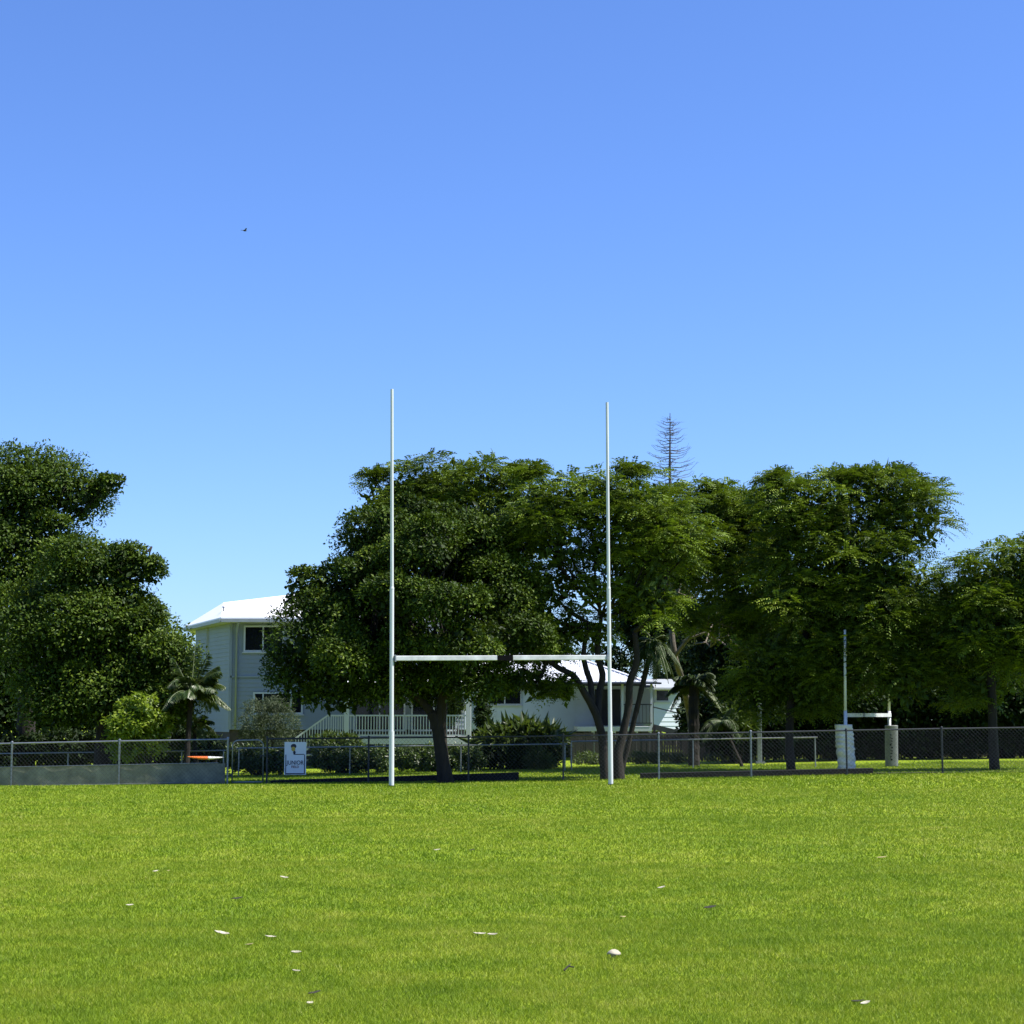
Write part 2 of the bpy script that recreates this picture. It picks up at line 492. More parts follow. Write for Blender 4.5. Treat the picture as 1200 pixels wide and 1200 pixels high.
def tree(label, base, trunk_paths, lobes, kind, leaf, bark='bark', dens=None, per=None, twigs=4, limbs=True, group=None, forks=None, name='broadleaf_tree', **kw):
    """trunk_paths: list of (points, radii); limbs reach from the fork points into the lobes"""
    root = thing(name, label, 'tree', base, group)
    mb = MB()
    for pts, rad in trunk_paths:
        pts2, rad2 = [], []
        Q = [Vector(p) for p in pts]
        for k in range(len(Q) - 1):          # Catmull-Rom resampling
            p0, p1, p2, p3 = Q[max(k - 1, 0)], Q[k], Q[k + 1], Q[min(k + 2, len(Q) - 1)]
            for q in range(4):
                t = q / 4
                pts2.append(0.5 * (2 * p1 + (p2 - p0) * t + (2 * p0 - 5 * p1 + 4 * p2 - p3) * t * t + (3 * p1 - p0 - 3 * p2 + p3) * t ** 3)); rad2.append(rad[k] + (rad[k + 1] - rad[k]) * t)
        pts2.append(Vector(pts[-1])); rad2.append(rad[-1])
        mb.tube(pts2, rad2, 10, True, 0.06)
    ends = forks or [(Vector(p[-1]), r[-1]) for p, r in trunk_paths]
    if limbs:
        for lb in lobes:
            c = Vector(lb[:3])
            e, r = min(ends, key=lambda q: (q[0] - c).length)
            tgt = c + Vector((0, 0, -0.2 * lb[5]))
            pts = limb_to(mb, e, tgt, max(0.03, r * 0.55), 0.02)
            for _ in range(twigs):
                s = pts[random.randint(2, len(pts) - 1)]
                u = Vector((random.uniform(-1, 1), random.uniform(-1, 1), random.uniform(-0.2, 1))).normalized()
                t = c + Vector((u.x * lb[3], u.y * lb[4], u.z * lb[5])) * 0.85
                limb_to(mb, s, t, 0.03, 0.008, 0.05, 4, 4)
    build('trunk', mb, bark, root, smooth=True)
    f = Fol()
    k2 = dict(kw)
    if dens: k2['dens'] = dens
    if per: k2['per'] = per
    (crown_broad if kind == 'broad' else crown_feather)(f, lobes, **k2)
    f.build('crown', leaf, root)
    return root

def bush(name, label, base, lobes, leaf, cat='shrub', group=None, stem=True, sprays=None, **kw):
    root = thing(name, label, cat, base, group)
    if stem:
        mb = MB()
        for lb in lobes:
            for _ in range(3):
                u = Vector((random.uniform(-.6, .6) * lb[3], random.uniform(-.6, .6) * lb[4], random.uniform(-.2, .5) * lb[5]))
                limb_to(mb, Vector(base) + Vector((random.uniform(-.1, .1), random.uniform(-.1, .1), -0.02)), Vector(lb[:3]) + u, 0.02, 0.006, 0.02, 4, 5)
        build('stems', mb, 'bark', root)
    f = Fol()
    kw.setdefault('fill', 60); kw['s'] = kw.get('s', .2) * 1.25; kw['per'] = int(kw['per'] * 1.9); kw.setdefault('low', .15); kw.setdefault('upb', .45)
    crown_broad(f, lobes, **kw)
    f.build('foliage', leaf, root)
    return root

# ------------------------------------------------------------------ terrain
def terrain():
    xs = np.unique(np.concatenate([np.linspace(-700, -40, 12), np.linspace(-40, 40, 81), np.linspace(40, 700, 12)]))
    ys = np.unique(np.concatenate([np.linspace(-60, 6, 8), np.linspace(6, 100, 95), np.linspace(100, 900, 14)]))
    X, Yg = np.meshgrid(xs, ys)
    Z = gz(X, Yg)
    V = np.stack([X, Yg, Z], -1).reshape(-1, 3)
    nx = len(xs)
    F = []
    for j in range(len(ys) - 1):
        for i in range(nx - 1):
            a = j * nx + i
            F.append((a, a + 1, a + 1 + nx, a + nx))
    o = np_mesh('ground', V, np.array(F), np.zeros(len(V)), 'ground')
    tag(o, 'mown green turf of the playing field', None, None, 'structure')
terrain()

def grass():
    Vs, Fs, As = [], [], []
    n0 = 0
    for y0, y1, dens, w, h in ((8.5, 11.5, 12000, 0.0045, 0.030), (11.5, 15, 7000, 0.006, 0.031), (15, 21, 3000, 0.009, 0.033), (21, 30, 1200, 0.014, 0.036), (30, 42, 480, 0.022, 0.040), (42, 62, 200, 0.034, 0.050)):
        xm = y1 * 0.277 + 2.2
        n = int((y1 - y0) * 2 * xm * dens)
        x = rng.uniform(-xm, xm, n); y = rng.uniform(y0, y1, n)
        # tufty density and height
        tuft = 0.5 + 0.5 * np.sin(x * 3.1 + 2 * np.sin(y * 1.7)) * np.sin(y * 2.7 + 1.5 * np.sin(x * 1.3))
        hh = h * (0.55 + 0.5 * rng.random(n) + 0.35 * tuft * rng.random(n))
        z = gz(x, y) - 0.004
        a = rng.random(n) * 2 * math.pi
        ca, sa = np.cos(a), np.sin(a)
        ww = w * (0.7 + 0.6 * rng.random(n))
        lean = hh * rng.normal(size=n) * 0.55; lean2 = hh * rng.normal(size=n) * 0.55
        V = np.empty((n, 3, 3))
        V[:, 0] = np.stack([x - ca * ww / 2, y - sa * ww / 2, z], 1)
        V[:, 1] = np.stack([x + ca * ww / 2, y + sa * ww / 2, z], 1)
        V[:, 2] = np.stack([x + lean, y + lean2, z + hh], 1)
        v = np.clip(0.5 + 0.17 * rng.normal(size=n), 0, 1)
        straw = rng.random(n) < 0.022
        v[straw] = 1.35
        Vs.append(V.reshape(-1, 3)); Fs.append(np.arange(n * 3).reshape(-1, 3) + n0); As.append(np.repeat(v, 3))
        n0 += n * 3
    for cx0, cx1, cy, sy, n, h in ((-16, 16, 50.0, .10, 9000, .06), (-2.9, -2.7, 43.1, .1, 260, .08), (2.35, 2.55, 45.0, .1, 260, .08), (-8, 18, 62, 1.2, 9000, .10)):
        x = rng.uniform(cx0, cx1, n); y = cy + sy * rng.normal(size=n)
        hh = h * (0.4 + 0.8 * rng.random(n)) * (0.6 + 0.4 * np.sin(x * 2.3) * np.sin(x * 0.9 + 1))
        z = gz(x, y) - 0.004
        V = np.empty((n, 3, 3)); w = .012
        V[:, 0] = np.stack([x - w, y, z], 1); V[:, 1] = np.stack([x + w, y, z], 1)
        V[:, 2] = np.stack([x + hh * rng.normal(size=n) * .35, y + hh * rng.normal(size=n) * .35, z + hh], 1)
        Vs.append(V.reshape(-1, 3)); Fs.append(np.arange(n * 3).reshape(-1, 3) + n0); As.append(np.repeat(np.clip(.45 + .25 * rng.normal(size=n), 0, 1.2), 3)); n0 += n * 3
    o = np_mesh('grass', np.concatenate(Vs), np.concatenate(Fs), np.concatenate(As), 'blades')
    tag(o, 'short green grass blades of the playing field', 'grass', None, 'stuff')
grass()

# ------------------------------------------------------------------ goal posts
def goalposts():
    YL, YR = 43.1, 45.0
    bl, br = ground_at(459, 921), None
    bl = gp(459, YL); br = gp(715.5, YR)
    tl = at(459.3, 456, YL); tr = at(711.3, 471.5, YR)
    root = thing('rugby_goalpost', 'tall white H-shaped rugby goal posts standing at the near edge of the field', 'goal posts', (bl + br) / 2)
    jl = at(459.3, 690, YL); jr = at(713.2, 690, YR)
    cl = at(459.2, 771.5, YL); cr = at(713.8, 770.5, YR)
    d = (cr - cl).normalized()
    for b, t, j, s in ((bl, tl, jl, at(459, 857, YL)), (br, tr, jr, at(715, 857, YR))):
        mb = MB()
        mb.tube([b + Vector((0, 0, -0.05)), j], 0.048, 20)
        mb.tube([j, j + Vector((0, 0, 0.05))], [0.053, 0.042], 20)
        mb.tube([j + Vector((0, 0, 0.02)), t], [0.040, 0.036], 20)
        up = build('upright', mb, 'post_white', root, smooth=True)
        up.data.set_sharp_from_angle(angle=R(40))
        mb = MB(); mb.tube([b + Vector((0, 0, -0.03)), s], 0.059, 20)
        build('base_sleeve', mb, 'post_white', up, smooth=True).data.set_sharp_from_angle(angle=R(40))
        mb = MB(); mb.tube([b + Vector((0, 0, -0.03)), b + Vector((0, 0, 0.035))], 0.078, 16)
        build('ground_socket', mb, 'black', up)
    mb = MB(); mb.beam(cl + d * 0.05, cr - d * 0.05, 0.10, 0.115)
    cb = build('crossbar', mb, 'bar_white', root, bevel=0.012)
    p0 = cl.lerp(cr, (579 - 459) / 254.5); p1 = cl.lerp(cr, (597.5 - 459) / 254.5)
    mb = MB(); mb.beam(p0, p1, 0.106, 0.121)
    build('black_band', mb, 'black', cb)
    for c, sg in ((cl, 1), (cr, -1)):
        mb = MB(); mb.beam(c + d * sg * 0.05, c + d * sg * 0.085, 0.15, 0.16)
        build('bracket', mb, 'galv', cb)
goalposts()

# ------------------------------------------------------------------ chain-link fence
FY = 50.0
FH = 1.2
def chain(mb, a, b, h0, h1, step=0.075, r=0.0022):
    a, b = Vector(a), Vector(b)
    L = (b - a).length
    H = h1 - h0
    def P(s, z):
        p = a.lerp(b, s / L); return p + Vector((0, 0, h0 + z))
    s = -H
    k = 0
    while s < L:
        for sg in (0, 1):
            # line from (s,0) to (s+H,H), clipped to 0..L
            s0, s1 = max(s, 0), min(s + H, L)
            if s1 - s0 < 0.01: continue
            z0, z1 = s0 - s, s1 - s
            if sg: z0, z1 = H - z0, H - z1
            mb.tube([P(s0, z0) + Vector((0, 0.003 * (1 - 2 * sg), 0)), P(s1, z1) + Vector((0, 0.003 * (1 - 2 * sg), 0))], r, 3, False)
        s += step * 1.414

def fence(px_posts, label, post_mats, rail_mat, first_open=False, gate_mat='wire', bottom=0.04):
    ps = [gp(p, FY) for p in px_posts]
    root = thing('chain_link_fence', label, 'fence', (ps[0] + ps[-1]) / 2)
    for p, pm in zip(ps, post_mats):
        mb = MB(); mb.tube([p + Vector((0, 0, -0.1)), p + Vector((0, 0, FH + 0.03))], 0.026, 10)
        mb.tube([p + Vector((0, 0, FH + 0.03)), p + Vector((0, 0, FH + 0.05)), p + Vector((0, 0, FH + 0.065))], [0.036, 0.03, 0.008], 10)
        build('post', mb, pm, root, smooth=False)
    mb = MB()
    for a, b in zip(ps[:-1], ps[1:]):
        mb.tube([a + Vector((0, -0.0, FH)), b + Vector((0, 0, FH))], 0.022, 8)
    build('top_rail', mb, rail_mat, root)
    mb = MB()
    for a, b in zip(ps[:-1], ps[1:]): chain(mb, a + Vector((0, -0.03, 0)), b + Vector((0, -0.03, 0)), bottom, FH)
    build('wire_mesh', mb, 'wire', root)
    return root, ps

fr, fps = fence([313, 432, 549, 660, 772, 880, 992, 1104, 1216, 1330], 'long chain-link fence toned dark for shade, running right from the gate behind the goal posts',
      ['dark_steel'] * 4 + ['galv'] * 2 + ['dark_steel'] * 4, 'dark_steel')  # dark posts carry shade in their colour, galv ones read as lit
fl, flp = fence([-112, 14, 140, 267], 'short silver chain-link fence left of the gate with grey sheeting along its foot',
      ['galv'] * 4, 'galv')
# grey sheeting on the left fence
mb = MB()
for a, b in zip(flp[:-1], flp[1:]):
    n = 8
    for k in range(n):
        p, q = a.lerp(b, k / n), a.lerp(b, (k + 1) / n)
        if b is flp[-1]: p, q = a.lerp(b - Vector((0.07, 0, 0)), k / n), a.lerp(b - Vector((0.07, 0, 0)), (k + 1) / n)
        o0 = 0.01 * math.sin(k * 2.3); o1 = 0.01 * math.sin((k + 1) * 2.3)
        y0, y1 = 0.04 + o0, 0.04 + o1
        for dy in (0, 0.006):
            mb.quad(p + Vector((0, y0 + dy, 0.02)), q + Vector((0, y1 + dy, 0.02)), q + Vector((0, y1 + dy, 0.56)), p + Vector((0, y0 + dy, 0.56)))
sc_ = build('shade_cloth', mb, 'shade_cloth', fl)
mb = MB(); mb.tube([flp[0] + Vector((0, 0.02, 0.575)), flp[-1] + Vector((-0.25, 0.02, 0.575))], 0.014, 6)
build('edge_rod', mb, 'galv', sc_)
mb = MB(); mb.tube([flp[0] + Vector((0, -0.04, 0.07)), flp[-1] + Vector((-0.25, -0.04, 0.07))], 0.009, 6)
build('edge_rod', mb, 'galv', sc_)

# gate
def gate():
    a, b = gp(272.5, FY), gp(308.5, FY)
    root = thing('pedestrian_gate', 'narrow chain-link gate with rounded silver pipe frame between two fence posts', 'gate', (a + b) / 2)
    h, r = FH - 0.03, 0.16
    pts = [a + Vector((0, 0, 0.06)), a + Vector((0, 0, h - r))]
    for k in range(1, 6):
        t = k / 6 * math.pi / 2
        pts.append(a + Vector((r - r * math.cos(t), 0, h - r + r * math.sin(t))))
    pts.append(a + Vector((r, 0, h)))
    e = [b + Vector((0, 0, 0.06)), b + Vector((0, 0, h - r))]
    for k in range(1, 6):
        t = k / 6 * math.pi / 2
        e.append(b + Vector((-r + r * math.cos(t), 0, h - r + r * math.sin(t))))
    e.append(b + Vector((-r, 0, h)))
    mb = MB(); mb.tube(pts + e[::-1], 0.019, 8); mb.tube([a + Vector((0, 0, 0.06)), b + Vector((0, 0, 0.06))], 0.017, 8)
    build('gate_frame', mb, 'galv', root, smooth=True)
    mb = MB(); chain(mb, a + Vector((0, -0.02, 0)), b + Vector((0, -0.02, 0)), 0.08, h - 0.05)
    build('wire_mesh', mb, 'wire', root)
    mb = MB(); mb.box(b + Vector((-0.01, -0.03, 0.75)), (0.13, 0.03, 0.035))
    build('latch', mb, 'dark_steel', root)
    for z in (0.25, 0.95):
        mb = MB(); mb.box(a + Vector((-0.045, 0, z)), (0.07, 0.03, 0.06)); build('hinge', mb, 'dark_steel', root)
gate()

# sign on the fence
def text_mesh(name, body, size, center, mat, parent, font_scale_x=1.0, y_off=0.0):
    cu = bpy.data.curves.new(name, 'FONT')
    cu.body = body; cu.size = size; cu.align_x = 'CENTER'; cu.align_y = 'CENTER'; cu.extrude = 0.0015; cu.offset = 0.002
    tmp = bpy.data.objects.new('tmp', cu); col.objects.link(tmp)
    dg = bpy.context.evaluated_depsgraph_get()
    me = bpy.data.meshes.new_from_object(tmp.evaluated_get(dg))
    bpy.data.objects.remove(tmp)
    me.name = name
    off = world_off(parent)
    rot = Matrix.Rotation(math.pi / 2, 4, 'X')
    me.transform(Matrix.Translation(Vector(center) - off) @ rot @ Matrix.Diagonal((font_scale_x, 1, 1, 1)))
    me.materials.clear(); me.materials.append(M[mat])
    o = bpy.data.objects.new(name, me)
    return link(o, parent)

def sign():
    Y = FY - 0.07
    tl, br = at(333.5, 869.5, Y), at(358.5, 908, Y)
    c = (tl + br) / 2; w = br.x - tl.x; h = tl.z - br.z
    root = thing('fence_sign', 'white board sign reading JUNIOR FIELD wired to the fence beside the gate', 'sign', (c.x, Y, br.z))
    mb = MB(); mb.box(c, (w, 0.018, h))
    build('board', mb, 'sign_white', root, bevel=0.004)
    f = Y - 0.0105
    def rect(x0, x1, z0, z1, m, name):     # fractions of board
        mb = MB(); mb.box((tl.x + (x0 + x1) / 2 * w, f, tl.z - (z0 + z1) / 2 * h), ((x1 - x0) * w, 0.003, abs(z1 - z0) * h)); return mb
    mb = MB()
    for x0, x1, z0, z1 in ((0.05, 0.09, 0.385, 0.985), (0.91, 0.95, 0.385, 0.985), (0.09, 0.91, 0.95, 0.985), (0.42, 0.91, 0.365, 0.39)):
        mb.box((tl.x + (x0 + x1) / 2 * w, f, tl.z - (z0 + z1) / 2 * h), ((x1 - x0) * w, 0.003, (z1 - z0) * h))
    build('border_line', mb, 'sign_ink', root)
    # emblem: dark cap, gold body, dark base
    def disc(cx, cz, rx, rz, y, n=14):
        mb = MB(); ctr = (tl.x + cx * w, y, tl.z - cz * h)
        pts = [(ctr[0] + rx * w * math.cos(2 * math.pi * k / n), y, ctr[2] + rz * h * math.sin(2 * math.pi * k / n)) for k in range(n)]
        b2 = [(p[0], y + 0.003, p[2]) for p in pts]
        mb.quad(*pts[::-1]); mb.quad(*b2)
        for k in range(n): mb.quad(pts[k], pts[(k + 1) % n], b2[(k + 1) % n], b2[k])
        return mb
    e = build('emblem', disc(0.42, 0.13, 0.13, 0.075, f - 0.001), 'sign_ink', root)
    build('emblem_body', disc(0.41, 0.215, 0.095, 0.07, f - 0.004), 'sign_gold', e)
    build('emblem_foot', disc(0.46, 0.32, 0.06, 0.055, f - 0.007), 'sign_ink', e)
    text_mesh('lettering', 'JUNIOR', 0.155, (c.x, f - 0.003, tl.z - 0.635 * h), 'sign_ink', root, 0.86)
    text_mesh('lettering', 'FIELD', 0.085, (c.x, f - 0.003, tl.z - 0.76 * h), 'sign_red', root, 1.0)
sign()

# low sleepers behind the fence, coloured black to strengthen the tree-shade band
def sleeper(p0, p1, z0, z1, label):
    Y = FY + 0.75
    a, b = gp(p0, Y), gp(p1, Y)
    mb = MB()
    i = 0
    v = [(a.x, Y - .11, a.z - .25), (b.x, Y - .11, b.z - .25), (b.x, Y + .11, b.z - .25), (a.x, Y + .11, a.z - .25),
         (a.x, Y - .11, z0), (b.x, Y - .11, z1), (b.x, Y + .11, z1), (a.x, Y + .11, z0)]
    mb.v = v
    mb.f = [(0, 3, 2, 1), (4, 5, 6, 7), (0, 1, 5, 4), (1, 2, 6, 5), (2, 3, 7, 6), (3, 0, 4, 7)]
    o = build('timber_sleeper', mb, 'timber', None, tuple((a + b) / 2), bevel=0.012)
    tag(o, label, 'timber sleeper', 'low sleepers along the fence foot')
YS = FY + 0.75
sleeper(318, 608, at(318, 914.5, YS).z, at(608, 905, YS).z, 'longest low timber sleeper, toned black for tree shade, at the foot of the big leftmost tree trunk')
sleeper(750, 1022, at(750, 906, YS).z, at(1022, 900, YS).z, 'low timber sleeper toned black for tree shade, right of the forked trunk, ending at the white pad')
sleeper(1024, 1300, at(1024, 905.5, YS).z, at(1300, 903, YS).z, 'low timber sleeper farthest right, toned black for tree shade, in front of the shade-toned pad')

# pipe rails beyond
def pipe_rail(pxs, pys, Y, label, posts):
    pts = [at(x, y, Y) for x, y in zip(pxs, pys)]
    root = thing('pipe_rail', label, 'barrier rail', (pts[0].x, Y, float(gz(pts[0].x, Y))), 'low pipe rails beyond the fence')
    mb = MB(); mb.tube(pts, 0.022, 8); build('rail', mb, 'galv', root)
    for px in posts:
        t = (px - pxs[0]) / (pxs[-1] - pxs[0])
        p = pts[0].lerp(pts[-1], t)
        g = float(gz(p.x, Y))
        mb = MB(); mb.tube([(p.x, Y + 0.0, g - 0.1), (p.x, Y, p.z - 0.02)], 0.022, 8); build('post', mb, 'galv', root)
pipe_rail([-60, 264], [884, 879.5], 58, 'thin grey pipe rail in the dark shade under the left tree', [-55, 80, 213, 262])
pipe_rail([277, 665], [877, 872], 58.5, 'long thin grey pipe rail running along the clipped hedges', [280, 410, 540, 662])
pipe_rail([669, 958], [869, 864], 59, 'thin grey pipe rail crossing behind the forked trunk and the palm', [669.5, 812, 955])

# ------------------------------------------------------------------ second goal posts with pads
def pad(base, top, w, d, mat, root, wrinkle, parent):
    mb = MB(); seg, n = 20, 44
    V = []
    for k in range(n + 1):
        t = k / n
        c = Vector(base).lerp(Vector(top), t)
        for q in range(seg):
            a = 2 * math.pi * q / seg
            # rounded square
            ca, sa = math.cos(a), math.sin(a)
            rr = 1 / (abs(ca) ** 4 + abs(sa) ** 4) ** 0.25
            wr = 1 + wrinkle * (abs(math.sin(t * 24 + 1.6 * math.sin(a + 1) + 1.2 * math.sin(t * 9))) - 0.5 + 0.5 * math.sin(t * 23 - 5 * a + 2 * math.sin(t * 13))) * (0.4 + 0.6 * math.sin(math.pi * min(1, max(0, t))))
            mb.v.append((c.x + ca * rr * wr * w / 2, c.y + sa * rr * wr * d / 2, c.z))
    for k in range(n):
        for q in range(seg):
            a = k * seg + q; b = k * seg + (q + 1) % seg
            mb.f.append((a, b, b + seg, a + seg))
    mb.f.append(tuple(reversed(range(seg)))); mb.f.append(tuple(n * seg + q for q in range(seg)))
    return build('post_pad', mb, mat, parent, smooth=True)

def goal2():
    Y1, Y2 = 53.0, 58.5
    b1 = gp(991.5, Y1); b2 = gp(1043, Y2)
    root = thing('junior_goalpost', 'white junior rugby goal posts with padded feet beyond the fence at right', 'goal posts', (b1 + b2) / 2)
    x1 = at(991.5, 838, Y1); x2 = at(1043, 838, Y2)
    for b, t, x in ((b1, at(990, 738, Y1), x1), (b2, at(1042, 735, Y2), x2)):
        mb = MB(); mb.tube([b + Vector((0, 0, -.1)), Vector((b.x, b.y, x.z + .12))], 0.05, 12)
        mb.tube([(b.x, b.y, x.z + .1), t], [0.042, 0.035], 12)
        build('upright', mb, 'post_white', root, smooth=True)
    mb = MB(); mb.beam(x1, x2, 0.09, 0.11)
    cb = build('crossbar', mb, 'bar_white', root)
    for t in (0.33, 0.36):
        p = x1.lerp(x2, t); q = x1.lerp(x2, t + 0.012); mb = MB(); mb.beam(p, q, 0.096, 0.116); build('black_band', mb, 'black', cb)
    g1 = gp(991, Y1)
    o = pad((at(992, 880, Y1).x, Y1, g1.z + 0.02), (at(988.5, 850, Y1).x, Y1, at(989, 849, Y1).z), 0.46, 0.46, 'vinyl', root, 0.17, root)
    tag(o, 'leaning wrinkled white vinyl pad')
    g2 = gp(1044, Y2)
    o = pad((at(1044.5, 880, Y2).x, Y2, g2.z + 0.02), (at(1044.5, 850, Y2).x, Y2, at(1044, 850, Y2).z), 0.38, 0.38, 'vinyl_shaded', root, 0.006, root)
    tag(o, 'straight vinyl pad toned grey for shade, with a column of dark marks')
    for k, z in enumerate(np.linspace(0.22, 1.0, 9)):
        mb = MB()
        cx = at(1043, 870, Y2).x; cy = Y2 - 0.205
        for _ in range(3):
            mb.box((cx + random.uniform(-.035, .035), cy, g2.z + z + random.uniform(-.02, .02)), (random.choice((.016, .05)), 0.006 + 0.001 * _, random.choice((.016, .05))))
        build('dark_mark', mb, 'black', o)
goal2()

# steel pole
def pole():
    p = gp(890, 66)
    root = thing('steel_pole', 'plain grey steel pole on a base plate standing under the dark trees at right', 'pole', p)
    mb = MB(); mb.box(p + Vector((0, 0, 2.6)), (0.17, 0.12, 5.4)); build('shaft', mb, 'galv', root, bevel=0.02)
    mb = MB(); mb.box(p + Vector((0.02, 0, 0.03)), (0.34, 0.3, 0.05)); build('base_plate', mb, 'galv', root)
    for sx in (-1, 1):
        for sy in (-1, 1):
            mb = MB(); mb.tube([p + Vector((0.02 + sx * .13, sy * .11, 0.05)), p + Vector((0.02 + sx * .13, sy * .11, 0.09))], 0.015, 6)
            build('bolt', mb, 'galv', root)
pole()

# ------------------------------------------------------------------ houses
def boards(mb, a, b, z0, z1, nrm_, pitch=0.17, lap=0.022):
    a, b = Vector(a), Vector(b); n = Vector(nrm_).normalized()
    z = z0
    while z < z1 - 0.01:
        zt = min(z + pitch, z1)
        lo = n * lap; hi = n * 0.004
        A0, B0 = Vector((a.x, a.y, z)), Vector((b.x, b.y, z)); A1, B1 = Vector((a.x, a.y, zt)), Vector((b.x, b.y, zt))
        mb.quad(A0 + lo, B0 + lo, B1 + hi, A1 + hi)
        mb.quad(A0, B0, B0 + lo, A0 + lo)
        z = zt

def window(root, c, w, h, mull, n=(0, -1, 0), frame=0.07, d=0.05, sill=True):
    """window on a facade whose outward normal is n; c is the centre on the wall plane"""
    n = Vector(n).normalized(); s = Vector((-n.y, n.x, 0)); ang = math.atan2(s.y, s.x)
    c = Vector(c)
    mb = MB()
    for x, z, ww, hh in ((0, h / 2 - frame / 2, w, frame), (0, -h / 2 + frame / 2, w, frame), (-w / 2 + frame / 2, 0, frame, h - 2 * frame), (w / 2 - frame / 2, 0, frame, h - 2 * frame)):
        mb.box(c + s * x + n * (0.02 + d / 2) + Vector((0, 0, z)), (ww, d, hh), ang)
    for m in mull:
        mb.box(c + s * (m * w) + n * (0.02 + d / 2 - 0.004) + Vector((0, 0, 0)), (0.055, d, h - 2 * frame), ang)
    wf = build('window', mb, 'trim', root)
    mb = MB(); mb.box(c + n * 0.034, (w - 2 * frame, 0.012, h - 2 * frame), ang)
    build('pane', mb, 'glass', wf)
    if sill:
        mb = MB(); mb.box(c + n * 0.06 + Vector((0, 0, -h / 2 - 0.025)), (w + 0.1, 0.09, 0.045), ang)
        build('sill', mb, 'trim', wf)
    return wf

def hip_face(mb, pts, t=0.06):
    pts = [Vector(p) for p in pts]
    mb.quad(*pts); mb.quad(*[p - Vector((0, 0, t)) for p in reversed(pts)])
    for k in range(len(pts)):
        a, b = pts[k], pts[(k + 1) % len(pts)]
        mb.quad(a, a - Vector((0, 0, t)), b - Vector((0, 0, t)), b)

